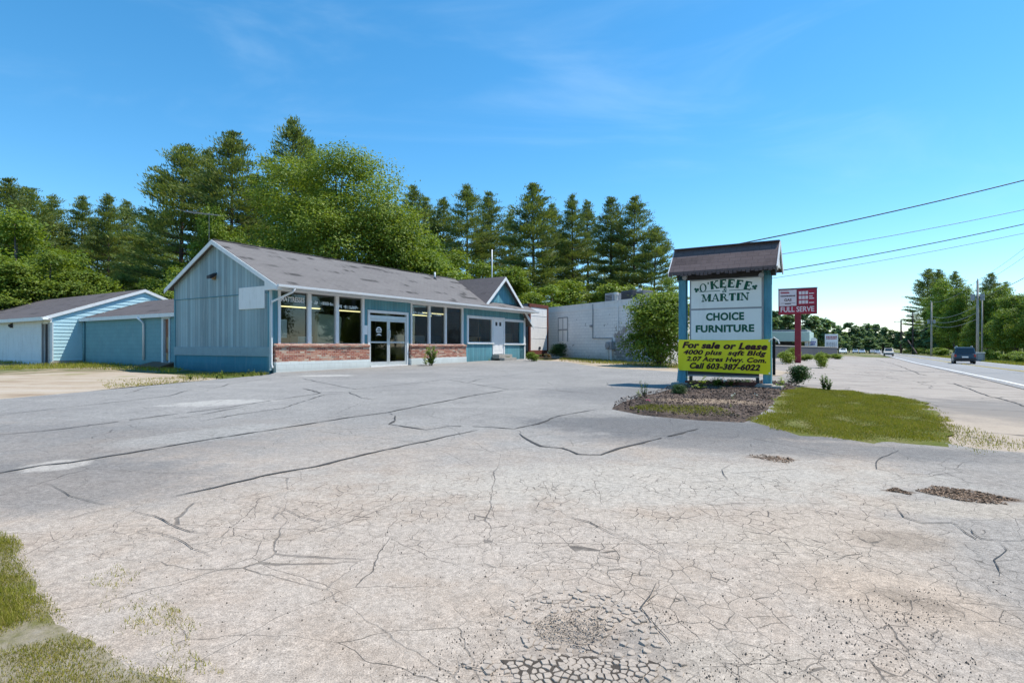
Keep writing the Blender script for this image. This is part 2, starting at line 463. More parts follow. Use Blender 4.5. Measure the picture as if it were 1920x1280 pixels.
def mat_road():
    k = NT('road_asphalt', .9, .25); p = k.pos
    u = k.n('ShaderNodeVectorRotate', rotation_type='Z_AXIS'); k.put(u.inputs['Vector'], p); u.inputs['Angle'].default_value = -math.atan2(CT, ST)
    q = u.outputs[0]
    tr = k.noise(k.vmul(q, (.03, 1.1, 1)), 1, 3); mid = k.noise(p, .9, 5, .65); fine = k.noise(p, 30, 4, .7)
    c = k.mix(tr, (.235, .233, .235), (.33, .326, .325)); c = k.val(c, mid, .82, 1.16); c = k.val(c, fine, .8, 1.2)
    cr = k.smooth(k.vor(k.vadd(k.vmul(q, (.25, .6, 0)), k.vmul(k.noise(p, 1, 3, .6, True), (.25, .25, 0))), 1, 'DISTANCE_TO_EDGE'), .012, .004)
    c = k.mix(k.math('MULTIPLY', cr, .5), c, (.09, .09, .09))
    return k.color(c).bump(fine, .3, .008).m

def mat_apron():
    k = NT('dusty_old_pavement', .93, .2); p = k.pos
    big = k.noise(k.vmul(p, (.5, 1, 1)), .35, 5, .6); mid = k.noise(p, 1.3, 6, .68); fine = k.noise(p, 24, 4, .75)
    c = k.ramp(k.math('ADD', k.math('MULTIPLY', big, .5), k.math('MULTIPLY', mid, .5)), [(.3, (.20, .185, .175)), (.48, (.335, .297, .265)), (.7, (.42, .38, .34))])
    st = k.noise(k.vmul(k.pos, (.25, 1.6, 1)), 1.1, 7, .7); c = k.mix(k.smooth(st, .5, .72, 0, .6), c, (.20, .18, .165)); c = k.mix(k.smooth(st, .46, .3, 0, .5), c, (.47, .42, .37)); c = k.val(c, fine, .72, 1.28)
    x, y = gp(1850, 800)
    sand = blob(k, x, y, 3.2, 3.6, .9, -.5, mid, .5)
    c = k.mix(fmul(k, sand, .6), c, k.val((.43, .35, .27), fine, .65, 1.3))
    x, y = gp(1880, 765)
    c = k.mix(fmul(k, blob(k, x, y, 1.6, 2.4, .9, -.6, mid, .8), .6), c, (.15, .148, .148))
    warp = k.vadd(p, k.vmul(k.noise(p, .8, 3, .6, True), (.8, .8, 0)))
    cr = k.smooth(k.vor(k.vmul(warp, (1, 1, 0)), .33, 'DISTANCE_TO_EDGE'), .010, .003)
    c = k.mix(k.math('MULTIPLY', cr, .75), c, (.08, .075, .07))
    return k.color(c).bump(fine, .4, .01).m

def mat_ground():
    k = NT('sandy_ground', .95, .1); p = k.pos
    big = k.noise(p, .12, 5, .6); mid = k.noise(p, .8, 6, .68); fine = k.noise(p, 16, 5, .75)
    c = k.mix(k.smooth(mid, .36, .66), (.34, .275, .195), (.24, .19, .125)); c = k.val(c, fine, .65, 1.3)
    g = k.smooth(k.math('ADD', k.math('MULTIPLY', big, .6), k.math('MULTIPLY', mid, .4)), .45, .55)
    gc = k.mix(mid, (.055, .085, .02), (.13, .16, .04)); gc = k.val(gc, fine, .55, 1.4)
    return k.color(k.mix(g, c, gc)).bump(fine, .5, .03).m

def mat_sand():
    k = NT('yard_sand', .95, .1); p = k.pos
    mid = k.noise(k.vmul(p, (.6, 1.6, 1)), .7, 6, .66); fine = k.noise(p, 18, 5, .75)
    c = k.ramp(mid, [(.3, (.26, .19, .13)), (.46, (.40, .325, .245)), (.68, (.46, .40, .335))]); c = k.val(c, fine, .72, 1.25)
    g = k.smooth(k.noise(k.vadd(p, (5, 5, 0)), .5, 5, .65), .55, .66, 0, .7)
    c = k.mix(g, c, (.22, .21, .075))
    return k.color(c).bump(fine, .4, .02).m

def mat_turf():
    k = NT('thin_turf_soil', .95, .1); p = k.pos
    mid = k.noise(p, 1.0, 6, .68); fine = k.noise(p, 22, 5, .75)
    mid = k.noise(p, 2.6, 7, .75); c = k.ramp(mid, [(.32, (.23, .19, .11)), (.48, (.15, .155, .045)), (.7, (.10, .13, .025))]); c = k.val(c, fine, .5, 1.4)
    return k.color(c).bump(fine, .6, .03).m

def mat_mulch():
    k = NT('mulch_bed', .95, .1); p = k.pos
    mid = k.noise(p, 1.4, 6, .7); fine = k.noise(p, 34, 5, .8)
    c = k.mix(k.smooth(mid, .4, .65), (.070, .054, .046), (.155, .118, .098)); c = k.val(c, fine, .4, 1.7)
    x, y = gp(1330, 757)
    c = k.mix(fmul(k, blob(k, x, y, 1.0, .45, .8, -.2, mid, .6), .8), c, k.val((.38, .29, .21), fine, .6, 1.3))
    return k.color(c).bump(fine, .9, .03).m

def mat_leaf(name, dark, light, trans=.3, rough=.5, hue=None):
    k = NT(name, rough, .25)
    t = k.attr('tone')
    oi = k.n('ShaderNodeObjectInfo').outputs['Random']
    c = k.ramp(t, [(0, dark), (.6, light), (1, hue or tuple(min(1, q * 1.35) for q in light))])
    c = k.val(c, oi, .86, 1.14)
    k.color(c)
    tr = k.n('ShaderNodeBsdfTranslucent'); k.put(tr.inputs['Color'], k.mix(1, c, (1.35, 1.3, .55), 'MULTIPLY'))
    ms = k.n('ShaderNodeMixShader'); ms.inputs[0].default_value = trans
    k.t.links.new(k.b.outputs[0], ms.inputs[1]); k.t.links.new(tr.outputs[0], ms.inputs[2]); k.t.links.new(ms.outputs[0], k.out.inputs[0])
    return k.m

def mat_bark(name, c):
    k = NT(name, .95, .1); p = k.obj
    f = k.noise(k.vmul(p, (9, 9, 1.6)), 1, 6, .7)
    k.color(k.val(c, f, .45, 1.5)); k.bump(f, .8, .04); return k.m

def mat_siding(name, c, pitch=.2, worn=.5, tones=.3):
    """vertical grooved boards, weathered paint"""
    k = NT(name, .75, .25); uv = k.uv; U, V, _ = k.xyz(uv)
    fr = k.math('FRACT', k.math('DIVIDE', U, pitch))
    gr = k.smooth(k.math('ABSOLUTE', k.math('SUBTRACT', fr, .5)), .455, .49)
    bid = k.math('FLOOR', k.math('DIVIDE', U, pitch))
    wn_ = k.n('ShaderNodeTexWhiteNoise', noise_dimensions='1D'); k.put(wn_.inputs['W'], bid)
    st = k.noise(k.vmul(uv, (9, .55, 1)), 1.6, 6, .7); st2 = k.noise(k.vmul(uv, (30, 1.2, 1)), 1, 4, .7); bl = k.noise(uv, .8, 5, .65)
    b = k.val(c, wn_.outputs[0], 1 - tones * .5, 1 + tones * .5)
    b = k.val(b, bl, .82, 1.18)
    b = k.mix(k.math('MULTIPLY', k.smooth(st, .46, .74), worn), b, tuple(q * .55 + .20 for q in c))
    b = k.mix(k.math('MULTIPLY', k.smooth(st2, .55, .8), worn * .6), b, tuple(q * .5 for q in c))
    low = k.smooth(k.math('ADD', V, k.math('MULTIPLY', k.math('SUBTRACT', st, .5), .7)), .95, .35, 0, .55)
    b = k.mix(low, b, tuple(q * .62 for q in c))
    b = k.mix(k.math('MULTIPLY', gr, .8), b, tuple(q * .3 for q in c))
    return k.color(b).bump(k.math('SUBTRACT', k.math('MULTIPLY', st2, .25), gr), .6, .012).m

def mat_block(name, c, bw=.4, bh=.2, worn=.3, mortar=.006, dirt=(.12, .11, .09)):
    k = NT(name, .85, .2); uv = k.uv; _, V, _z = k.xyz(uv)
    br = k.n('ShaderNodeTexBrick'); k.put(br.inputs['Vector'], uv)
    for a, v in (('Scale', 1), ('Mortar Size', mortar), ('Mortar Smooth', .3), ('Brick Width', bw), ('Row Height', bh)): br.inputs[a].default_value = v
    k.put(br.inputs['Color1'], c); k.put(br.inputs['Color2'], tuple(q * .94 for q in c)); k.put(br.inputs['Mortar'], tuple(q * .72 for q in c))
    bl = k.noise(uv, 1.1, 6, .68); st = k.noise(k.vmul(uv, (4, .7, 1)), 1, 6, .7)
    b = k.val(br.outputs[0], bl, .82, 1.16)
    b = k.mix(k.math('MULTIPLY', k.smooth(st, .5, .72), worn), b, tuple(q * .6 + .12 for q in c))
    low = k.smooth(k.math('ADD', V, k.math('MULTIPLY', k.math('SUBTRACT', st, .5), .5)), .75, .3, 0, .5)
    b = k.mix(low, b, dirt)
    return k.color(b).bump(k.math('ADD', k.math('MULTIPLY', br.outputs['Fac'], -1), k.math('MULTIPLY', bl, .3)), .4, .01).m

def mat_brick():
    k = NT('salvaged_brick', .9, .15); uv = k.uv
    br = k.n('ShaderNodeTexBrick'); k.put(br.inputs['Vector'], uv)
    for a, v in (('Scale', 1), ('Mortar Size', .007), ('Mortar Smooth', .2), ('Brick Width', .21), ('Row Height', .075)): br.inputs[a].default_value = v
    wv = k.n('ShaderNodeTexWhiteNoise', noise_dimensions='2D')
    U, V, _ = k.xyz(uv)
    row = k.math('FLOOR', k.math('DIVIDE', V, .075))
    off = k.math('MULTIPLY', k.math('FRACT', k.math('MULTIPLY', row, .5)), .21)
    cell = k.math('FLOOR', k.math('DIVIDE', k.math('ADD', U, off), .21))
    cb = k.n('ShaderNodeCombineXYZ'); k.put(cb.inputs[0], cell); k.put(cb.inputs[1], row); k.put(wv.inputs['Vector'], cb.outputs[0])
    bc = k.ramp(wv.outputs[0], [(0, (.20, .062, .045)), (.25, (.33, .11, .075)), (.5, (.42, .17, .11)), (.72, (.48, .28, .20)), (.86, (.52, .43, .34)), (1, (.13, .06, .05))])
    n1 = k.noise(uv, 14, 5, .7); bc = k.val(bc, n1, .7, 1.3)
    c = k.mix(br.outputs['Fac'], bc, (.46, .40, .35))
    c = k.mix(k.smooth(k.noise(uv, 5, 5, .7), .56, .72, 0, .5), c, (.58, .50, .42))
    return k.color(c).bump(k.math('SUBTRACT', k.math('MULTIPLY', n1, .4), br.outputs['Fac']), .7, .012).m

def mat_shingle(name, c, patch=.6, tint=(.30, .27, .28)):
    k = NT(name, .95, .15); uv = k.uv
    br = k.n('ShaderNodeTexBrick'); k.put(br.inputs['Vector'], uv)
    for a, v in (('Scale', 1), ('Mortar Size', .009), ('Mortar Smooth', .4), ('Brick Width', .3), ('Row Height', .14)): br.inputs[a].default_value = v
    k.put(br.inputs['Color1'], tuple(q * 1.12 for q in c)); k.put(br.inputs['Color2'], tuple(q * .86 for q in c)); k.put(br.inputs['Mortar'], tuple(q * .5 for q in c))
    bl = k.noise(k.vmul(uv, (.35, .8, 1)), .9, 5, .6); fine = k.noise(uv, 40, 4, .75)
    U, V, _ = k.xyz(uv)
    cb = k.n('ShaderNodeCombineXYZ'); k.put(cb.inputs[0], k.math('MULTIPLY', U, .42)); k.put(cb.inputs[1], k.math('MULTIPLY', k.math('FLOOR', k.math('DIVIDE', V, .28)), .73))
    dk = k.smooth(k.noise(cb.outputs[0], 1.0, 4, .6), .56, .63)
    b = k.mix(bl, br.outputs[0], tint); b = k.val(b, fine, .68, 1.32)
    b = k.mix(k.math('MULTIPLY', dk, patch), b, tuple(q * .34 for q in c))
    st = k.smooth(k.noise(k.vmul(uv, (5, .3, 1)), 1, 4), .55, .75, 0, .35); b = k.mix(st, b, tuple(q * 1.5 for q in c))
    return k.color(b).bump(k.math('SUBTRACT', k.math('MULTIPLY', fine, .3), br.outputs['Fac']), .6, .012).m

def mat_glass():
    k = NT('window_glass', .03, .5)
    tr = k.n('ShaderNodeBsdfTransparent'); tr.inputs[0].default_value = (.80, .86, .84, 1)
    gl = k.n('ShaderNodeBsdfGlossy'); gl.inputs['Roughness'].default_value = .015; gl.inputs['Color'].default_value = (.95, 1, 1, 1)
    fr = k.n('ShaderNodeFresnel'); fr.inputs['IOR'].default_value = 1.5
    g = k.n('ShaderNodeMath', operation='MULTIPLY'); k.t.links.new(fr.outputs[0], g.inputs[0]); g.inputs[1].default_value = 1.5
    ms = k.n('ShaderNodeMixShader'); k.t.links.new(g.outputs[0], ms.inputs[0]); k.t.links.new(tr.outputs[0], ms.inputs[1]); k.t.links.new(gl.outputs[0], ms.inputs[2])
    k.t.links.new(ms.outputs[0], k.out.inputs[0]); return k.m

def mat_emit(name, c, s):
    k = NT(name); k.put(k.b.inputs['Emission Color'], c); k.b.inputs['Emission Strength'].default_value = s; k.color(c); return k.m

def mat_warehouse():
    k = NT('peeling_white_block_wall', .9, .15); uv = k.uv; U, V, _ = k.xyz(uv)
    br = k.n('ShaderNodeTexBrick'); k.put(br.inputs['Vector'], uv)
    for a, v in (('Scale', 1), ('Mortar Size', .012), ('Mortar Smooth', .3), ('Brick Width', .42), ('Row Height', .21)): br.inputs[a].default_value = v
    c = (.86, .83, .80); k.put(br.inputs['Color1'], c); k.put(br.inputs['Color2'], (.83, .80, .77)); k.put(br.inputs['Mortar'], (.68, .66, .66))
    bl = k.noise(uv, .7, 6, .66); b = k.val(br.outputs[0], bl, .84, 1.12)
    n1 = k.noise(uv, 2.3, 6, .72)
    reg = fmul(k, k.smooth(k.math('ABSOLUTE', k.math('SUBTRACT', U, 9.2)), 1.7, .5), k.smooth(V, 3.6, 1.7))
    peel = k.smooth(k.math('ADD', n1, k.math('MULTIPLY', reg, .22)), .62, .68)
    mort = k.math('MULTIPLY', br.outputs['Fac'], fmul(k, k.smooth(k.noise(uv, 1.4, 4), .4, .55), reg))
    b = k.mix(k.math('MULTIPLY', peel, .75), b, (.20, .17, .155)); b = k.mix(fmul(k, mort, 1.3), b, (.16, .14, .13))
    low = k.smooth(k.math('ADD', V, k.math('MULTIPLY', k.math('SUBTRACT', n1, .5), 1.2)), 1.1, .5, 0, .45)
    b = k.mix(low, b, (.25, .24, .20))
    return k.color(b).bump(k.math('ADD', k.math('MULTIPLY', br.outputs['Fac'], -.5), k.math('MULTIPLY', peel, -.6)), .5, .015).m

TEAL = (.125, .262, .318)
M = dict(
    lot=mat_lot(), road=mat_road(), apron=mat_apron(), ground=mat_ground(), sand=mat_sand(), turf=mat_turf(), mulch=mat_mulch(),
    gable=mat_siding('weathered_teal_boards', (.275, .385, .42), .203, .95, .46),
    front=mat_siding('teal_grooved_siding', (.105, .285, .345), .203, .6, .28),
    skirt=mat_block('teal_painted_foundation', (.065, .235, .32), 1.2, .6, .6, .004, (.03, .10, .13)),
    band=plain('teal_band_board', (.25, .35, .385), .75, .25, .2, 3, grime=.3),
    connector=mat_block('teal_painted_block', (.17, .345, .395), .4, .2, .45, .005, (.05, .11, .12)),
    clap=plain('pale_blue_clapboard', (.44, .66, .73), .6, .3, .08, 2),
    clapwhite=plain('greyish_white_clapboard', (.64, .69, .72), .65, .3, .14, 1.5, grime=.25),
    trim=plain('white_trim_paint', (.74, .76, .77), .6, .3, .1, 3, grime=.22),
    lighttrim=plain('pale_blue_trim_paint', (.52, .63, .68), .6, .3, .1, 3, grime=.2),
    gutter=plain('white_gutter_metal', (.72, .74, .76), .4, .5, .08, 3, grime=.15),
    alum=plain('brushed_aluminium', (.62, .65, .66), .4, .5, .1, 6, metal=.5),
    brick=mat_brick(),
    whiteblock=mat_block('white_painted_block', (.68, .74, .74), .4, .2, .35, .006, (.42, .44, .42)),
    roof=mat_shingle('grey_asphalt_shingles', (.145, .137, .136), .85, (.205, .193, .19)),
    darkroof=mat_shingle('dark_asphalt_shingles', (.105, .095, .095), .5, (.14, .125, .13)),
    signroof=mat_shingle('brown_asphalt_shingles', (.135, .105, .105), .4, (.17, .13, .13)),
    glass=mat_glass(),
    dark=plain('unlit_void_black', (.02, .02, .022), .8, .2),  # near-black colour that stands for an unlit inside
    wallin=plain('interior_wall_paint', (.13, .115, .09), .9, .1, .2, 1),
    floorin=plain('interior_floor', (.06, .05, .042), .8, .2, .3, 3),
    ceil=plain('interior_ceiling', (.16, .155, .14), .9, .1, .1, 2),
    tube=mat_emit('fluorescent_tube_light', (1, .88, .45), 1.0),
    fabric=plain('pale_green_mattress_ticking', (.50, .60, .50), .9, .1, .12, 6),
    whitebox=plain('white_furniture_paint', (.60, .72, .74), .5, .3, .06, 4),
    wood=plain('brown_furniture_wood', (.14, .075, .045), .5, .3, .4, 6),
    tealpost=mat_bark('worn_teal_post_paint', (.115, .31, .40)),
    panel=plain('pale_sign_face', (.87, .88, .85), .45, .35, .06, 2, grime=.12),
    green=plain('dark_green_lettering', (.008, .105, .062), .5, .3, .1),
    yellow=plain('yellow_banner_vinyl', (.95, .80, .016), .5, .35, .14, 2.5),
    maroon=plain('maroon_lettering', (.055, .008, .012), .5, .3, .1),
    redsign=plain('red_sign_paint', (.34, .012, .04), .45, .4, .12, 2),
    redpost=plain('dark_red_post_paint', (.22, .02, .035), .55, .35, .25, 3),
    pinkwhite=plain('faded_white_sign_face', (.70, .62, .64), .45, .4, .06, 4),
    whitesign=plain('white_sign_face', (.82, .82, .82), .5, .4, .05, 2),
    blue=plain('blue_letter_paint', (.08, .10, .38), .5, .3),
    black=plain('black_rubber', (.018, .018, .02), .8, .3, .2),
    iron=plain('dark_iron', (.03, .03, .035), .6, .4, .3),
    grey=plain('grey_metal', (.30, .31, .33), .5, .4, .15, 3, grime=.2),
    concrete=plain('old_concrete', (.36, .34, .31), .95, .15, .25, 4, bump=.4, grime=.4),
    darkwall=plain('dark_grey_block_wall', (.085, .09, .105), .9, .1, .25, 1.2, grime=.3),
    pole=mat_bark('weathered_pole_wood', (.40, .365, .33)), polebrown=mat_bark('brown_pole_wood', (.075, .055, .05)),
    wire=plain('black_cable', (.02, .022, .026), .6, .3), wiregrey=plain('grey_cable', (.20, .22, .25), .5, .3),
    barkpine=mat_bark('pine_bark', (.085, .062, .052)), bark=mat_bark('tree_bark', (.14, .115, .095)),
    pine=mat_leaf('pine_needles', (.065, .11, .038), (.205, .26, .07), .30, .6, (.32, .31, .085)),
    maple=mat_leaf('maple_leaves', (.095, .155, .025), (.21, .285, .042), .36, .55, (.33, .39, .075)),
    leafy=mat_leaf('woodland_leaves', (.075, .135, .022), (.19, .27, .04), .36, .55, (.29, .36, .055)),
    lime=mat_leaf('bright_shrub_leaves', (.09, .15, .022), (.22, .30, .045), .34, .5, (.32, .37, .07)),
    darkbush=mat_leaf('dark_shrub_leaves', (.016, .05, .02), (.055, .12, .035), .25, .5, (.09, .14, .04)),
    grass=mat_leaf('grass_blades', (.10, .10, .022), (.27, .285, .026), .28, .6, (.37, .30, .11)),
    weed=mat_leaf('weed_leaves', (.05, .10, .02), (.14, .22, .04), .3, .5),
    far=mat_leaf('hazed_far_leaves', (.06, .11, .06), (.17, .25, .11), .3, .6),  # paler and bluer than the nearer leaves: distance haze put into the colour
    pink=plain('pink_petals', (.75, .10, .28), .7, .2), whitepetal=plain('white_petals', (.80, .82, .74), .8, .2),
    glassdark=plain('tinted_vehicle_glass', (.02, .03, .04), .06, .8),
    carblue=plain('dark_blue_car_paint', (.035, .06, .09), .3, .6, .08), cartan=plain('beige_car_paint', (.52, .48, .42), .3, .6, .05),
    carwhite=plain('white_car_paint', (.75, .76, .78), .3, .6, .05), carsilver=plain('silver_blue_car_paint', (.35, .42, .50), .3, .6, .05),
    lampred=plain('red_tail_lens', (.35, .01, .012), .25, .6), lampwhite=plain('clear_lamp_lens', (.7, .72, .75), .2, .6),
    trailerwhite=plain('rusty_white_door_paint', (.80, .77, .74), .6, .3, .10, 1.2, grime=.22), rust=plain('rusty_steel', (.16, .055, .04), .85, .2, .5, 6),
    trailergrey=plain('grey_trailer_side', (.16, .19, .22), .6, .3, .2, 1.5, grime=.3),
    warehouse=mat_warehouse(), whitecap=plain('white_parapet_cap', (.78, .77, .76), .8, .2, .12, 1.5, grime=.25),
    canopygreen=plain('pale_green_fascia', (.50, .64, .57), .5, .3, .06, 2), lamptan=plain('tan_lamp_base', (.30, .20, .10), .6, .3),
    doorwood=plain('brown_door_wood', (.24, .115, .07), .6, .3, .25, 5), debris=plain('brown_leaf_litter', (.17, .095, .055), .95, .1, .6, 30, bump=1.0),
    crack=plain('crack_filler', (.075, .073, .073), .9, .2, .3, 8), linewhite=plain('worn_white_road_paint', (.70, .70, .69), .8, .2, .22, 3),
    lineyellow=plain('worn_yellow_road_paint', (.58, .46, .12), .8, .2, .25, 3), orange=plain('orange_plastic', (.7, .18, .02), .5, .3),
    stone=plain('broken_asphalt_chunks', (.39, .335, .285), .95, .15, .42, 26, bump=.8), chip=mat_leaf('mulch_chips', (.035, .026, .024), (.17, .125, .105), 0.0, .95),
    barn=plain('dark_red_barn_boards', (.16, .02, .025), .8, .2, .25, 2), barnroof=plain('red_metal_roof', (.45, .06, .09), .5, .3, .15, 2),
    yellowpipe=plain('pale_vent_pipe', (.62, .60, .55), .5, .3, .1), utility=plain('grey_utility_steel', (.20, .20, .21), .6, .3, .15, 4),
)

# ------------------------------------------------------------------ ground sheets
def sheet(name, poly, mat, dz, step=1.0, dip=None, dome=None):
    """tessellated sheet laid on the terrain; poly = outline in world X,Y"""
    P = [Vector(p) for p in poly]; n = len(P)
    vs = []; ed = []
    start = 0
    for i in range(n):
        a, b = P[i], P[(i + 1) % n]; k = max(1, int((b - a).length / (step * 1.0)))
        for j in range(k): vs.append(a.lerp(b, j / k))
    m = len(vs); ed = [(i, (i + 1) % m) for i in range(m)]
    A = np.array([v[:] for v in vs]); x0, y0 = A.min(0); x1, y1 = A.max(0)
    gx, gy = np.meshgrid(np.arange(math.floor(x0 / step) * step, x1, step), np.arange(math.floor(y0 / step) * step, y1, step))
    pts = np.stack([gx.ravel(), gy.ravel()], 1)
    pts = pts[inside(pts, A)]
    if dip is not None: pts = np.vstack([pts, dip(A)])
    vs += [Vector(p) for p in pts]
    ov, oe, of, *_ = delaunay_2d_cdt(vs, ed, [list(range(m))], 1, 1e-4)
    ew = lambda p: 0.0 if dome is None else dz * 0 + (min(1, edge_dist(p, A) / dome) ** .7 - 1) * (dz + .004)
    V = [(p.x, p.y, gz(p.x, p.y) + dz + ew(p) - (pot_depth(p.x, p.y) if dip is not None else 0)) for p in ov]
    me = bpy.data.meshes.new(name); me.from_pydata(V, [], [list(f) for f in of]); me.materials.append(mat); me.shade_smooth()
    if me.polygons and sum(p.normal.z for p in me.polygons) < 0: me.flip_normals()
    o = bpy.data.objects.new(name, me); COL.objects.link(o); return o
def edge_dist(p, A):
    B = np.roll(A, -1, 0); d = B - A; q = np.array([p.x, p.y]); t = np.clip(((q - A) * d).sum(1) / np.maximum((d * d).sum(1), 1e-9), 0, 1)
    return float(np.sqrt((((A + d * t[:, None]) - q) ** 2).sum(1)).min())
def inside(pts, A):
    x, y = pts[:, 0], pts[:, 1]; r = np.zeros(len(pts), bool); n = len(A); j = n - 1
    for i in range(n):
        c = ((A[i, 1] > y) != (A[j, 1] > y)); dy = A[j, 1] - A[i, 1]
        xi = (A[j, 0] - A[i, 0]) * (y - A[i, 1]) / (dy if dy else 1e-9) + A[i, 0]
        r ^= c & (x < xi); j = i
    return r
def ragged(poly, amp, step, seed=1):
    g = np.random.default_rng(seed); out = []; n = len(poly)
    for i in range(n):
        a, b = Vector(poly[i]), Vector(poly[(i + 1) % n]); k = max(1, int((b - a).length / step))
        for j in range(k):
            p = a.lerp(b, j / k); out.append((p.x + g.normal() * amp, p.y + g.normal() * amp))
    return out
POT = gp(1105, 1200)
def pot_depth(x, y):
    d = math.hypot((x - POT[0]) / .27, (y - POT[1]) / .26)
    return .032 * max(0, 1 - d * d) ** 1.2 if d < 1 else 0.0

# base terrain, one sheet to the horizon
us = sorted(set([-900, -600, -400, -300, -220, -160, -120, -90] + list(range(-70, 41, 2)) + [50, 65, 85, 120, 160, 220, 300, 450, 700, 900]))
vs_ = sorted(set([-300, -150, -80] + list(range(-50, 91, 2)) + list(range(95, 200, 6)) + list(range(200, 420, 15)) + [450, 520, 620, 760, 950, 1300]))
V = []; F = []
for a in us:
    for b in vs_:
        p = W(a, b); V.append((p.x, p.y, ground(a, b) - (.075 if -60 < a < 20 else .04)))
nv = len(vs_)
for i in range(len(us) - 1):
    for j in range(nv - 1): F.append((i * nv + j, (i + 1) * nv + j, (i + 1) * nv + j + 1, i * nv + j + 1))
me = bpy.data.meshes.new('ground'); me.from_pydata(V, [], F); me.materials.append(M['ground']); me.shade_smooth()
if me.polygons[0].normal.z < 0: me.flip_normals()
g0 = bpy.data.objects.new('ground', me); COL.objects.link(g0); tag(g0, kind='structure')

def uvpoly(l): return [tuple(W(a, b)[:2]) for a, b in l]
apron = sheet('road_shoulder', uvpoly([(-14, 22), (-5.5, 17), (-5.5, 6), (4.7, 2), (4.7, 40), (4.7, 118), (-3, 118), (-10, 70)]), M['apron'], -.03, 2.0)
tag(apron, kind='structure')
lot_out = [gp(200, 1279), gp(100, 1235), gp(40, 1190), gp(0, 1140), gp(-60, 1080), gp(-300, 1060), gp(-700, 800), gp(-300, 775), gp(0, 748), gp(160, 734), gp(340, 717), gp(440, 708), gp(505, 702), gp(520, 697), gp(690, 684), gp(870, 676), gp(985, 670.5),
           gp(1010, 675), gp(1060, 678), gp(1130, 689), gp(1270, 697), gp(1420, 704), gp(1480, 725), gp(1560, 765), gp(1660, 805), gp(1740, 822), gp(1790, 834), gp(1850, 843), gp(1920, 848), gp(2400, 880), (7, 2), (5, -5), (-4, -5), (-1.0, 1.0)]
def pot_pts(A):
    q = []
    for i in range(-12, 13):
        for j in range(-12, 13): q.append((POT[0] + i * .028 + .001 * j, POT[1] + j * .028 + .0013 * i))
    return np.array(q)
lot = sheet('parking_lot', lot_out, M['lot'], 0.0, .5, dip=pot_pts); tag(lot, kind='structure')

# the road
V = []; F = []
ru = [4.4, 6.4, 8.5, 10.6, 12.6]; rv = list(range(-60, 120, 3)) + list(range(120, 560, 10))
for b in rv:
    for a in ru:
        p = W(a, b); V.append((p.x, p.y, ground(a, b) - .01))
n5 = len(ru)
for j in range(len(rv) - 1):
    for i in range(n5 - 1): F.append((j * n5 + i, j * n5 + i + 1, (j + 1) * n5 + i + 1, (j + 1) * n5 + i))
me = bpy.data.meshes.new('road'); me.from_pydata(V, [], F); me.materials.append(M['road']); me.shade_smooth()
if me.polygons[0].normal.z < 0: me.flip_normals()
rd = bpy.data.objects.new('road', me); COL.objects.link(rd); tag(rd, kind='structure')
def stripe(name, mat, u0, u1, v0=-60, v1=500, dz=.004):
    mb = MB(); vv = [x for x in rv if v0 <= x <= v1]
    for a, b in zip(vv, vv[1:]):
        q = [W(u0, a, ground(u0, a) + dz), W(u1, a, ground(u1, a) + dz), W(u1, b, ground(u1, b) + dz), W(u0, b, ground(u0, b) + dz)]
        mb.quad(*q)
    return tag(mb.build(name, mat), kind='structure')
stripe('road_edge_line', M['linewhite'], 4.72, 4.90)
stripe('road_edge_line', M['linewhite'], 12.1, 12.25)
yl = MB()
for u0 in (8.32, 8.58):
    vv = rv
    for a, b in zip(vv, vv[1:]): yl.quad(*[W(x, y, ground(x, y) + .004) for x, y in ((u0, a), (u0 + .12, a), (u0 + .12, b), (u0, b))])
tag(yl.build('road_centre_line', M['lineyellow']), kind='structure')

# sandy yard on the left and the strip before the white warehouse
yard = sheet('dirt_yard', ragged([gp(-300, 770), gp(0, 746), gp(160, 733), gp(340, 716), gp(420, 709), gp(330, 701), gp(210, 696), gp(120, 697), gp(0, 702), gp(-300, 715)], .12, 1.2, 3), M['sand'], -.02, 1.5); tag(yard, kind='structure')
strip = sheet('dirt_strip', ragged([gp(1035, 676), gp(1130, 688.5), gp(1270, 696.5), gp(1440, 704), gp(1480, 697), gp(1440, 688), gp(1270, 684), gp(1130, 676), gp(1050, 671)], .1, 1.2, 4), M['sand'], -.022, 1.5); tag(strip, kind='structure')

# verges
def px_poly(l): return [gp(a, b) for a, b in l]
isl = px_poly([(1405, 788), (1440, 803), (1500, 816), (1560, 824), (1640, 831), (1700, 834), (1765, 835), (1790, 818), (1770, 786), (1725, 752), (1660, 740), (1600, 734), (1540, 729), (1490, 726), (1465, 733), (1440, 770)])
k_ = NT('dusty_verge_soil', .95, .1); p_ = k_.pos; n1_ = k_.noise(p_, 2.4, 7, .74); n2_ = k_.noise(p_, 45, 4, .75)
c_ = k_.ramp(n1_, [(.34, (.345, .315, .275)), (.5, (.27, .235, .17)), (.64, (.15, .145, .055))]); c_ = k_.val(c_, n2_, .6, 1.35); k_.color(c_).bump(n2_, .6, .02); M['verge_soil'] = k_.m
turf = sheet('grass_verge', ragged(isl, .10, .35, 5), M['turf'], .014, .3, dome=.2); tag(turf, kind='structure')
mul = px_poly([(1147, 762), (1165, 772), (1200, 779), (1260, 784), (1330, 789), (1400, 793), (1425, 780), (1445, 760), (1470, 735), (1500, 727), (1480, 719), (1440, 716), (1380, 715), (1300, 717), (1262, 726), (1235, 735), (1195, 745), (1165, 752)])
mulo = sheet('mulch_bed', ragged(mul, .04, .3, 6), M['mulch'], .06, .22, dome=.3); tag(mulo, kind='structure')
corner = [gp(-200, 1002), gp(0, 1004), gp(40, 1012), gp(64, 1060), gp(86, 1112), gp(130, 1165), gp(190, 1212), gp(250, 1246), gp(360, 1279), (-1.05, 1.3), (-5, 1.3)]
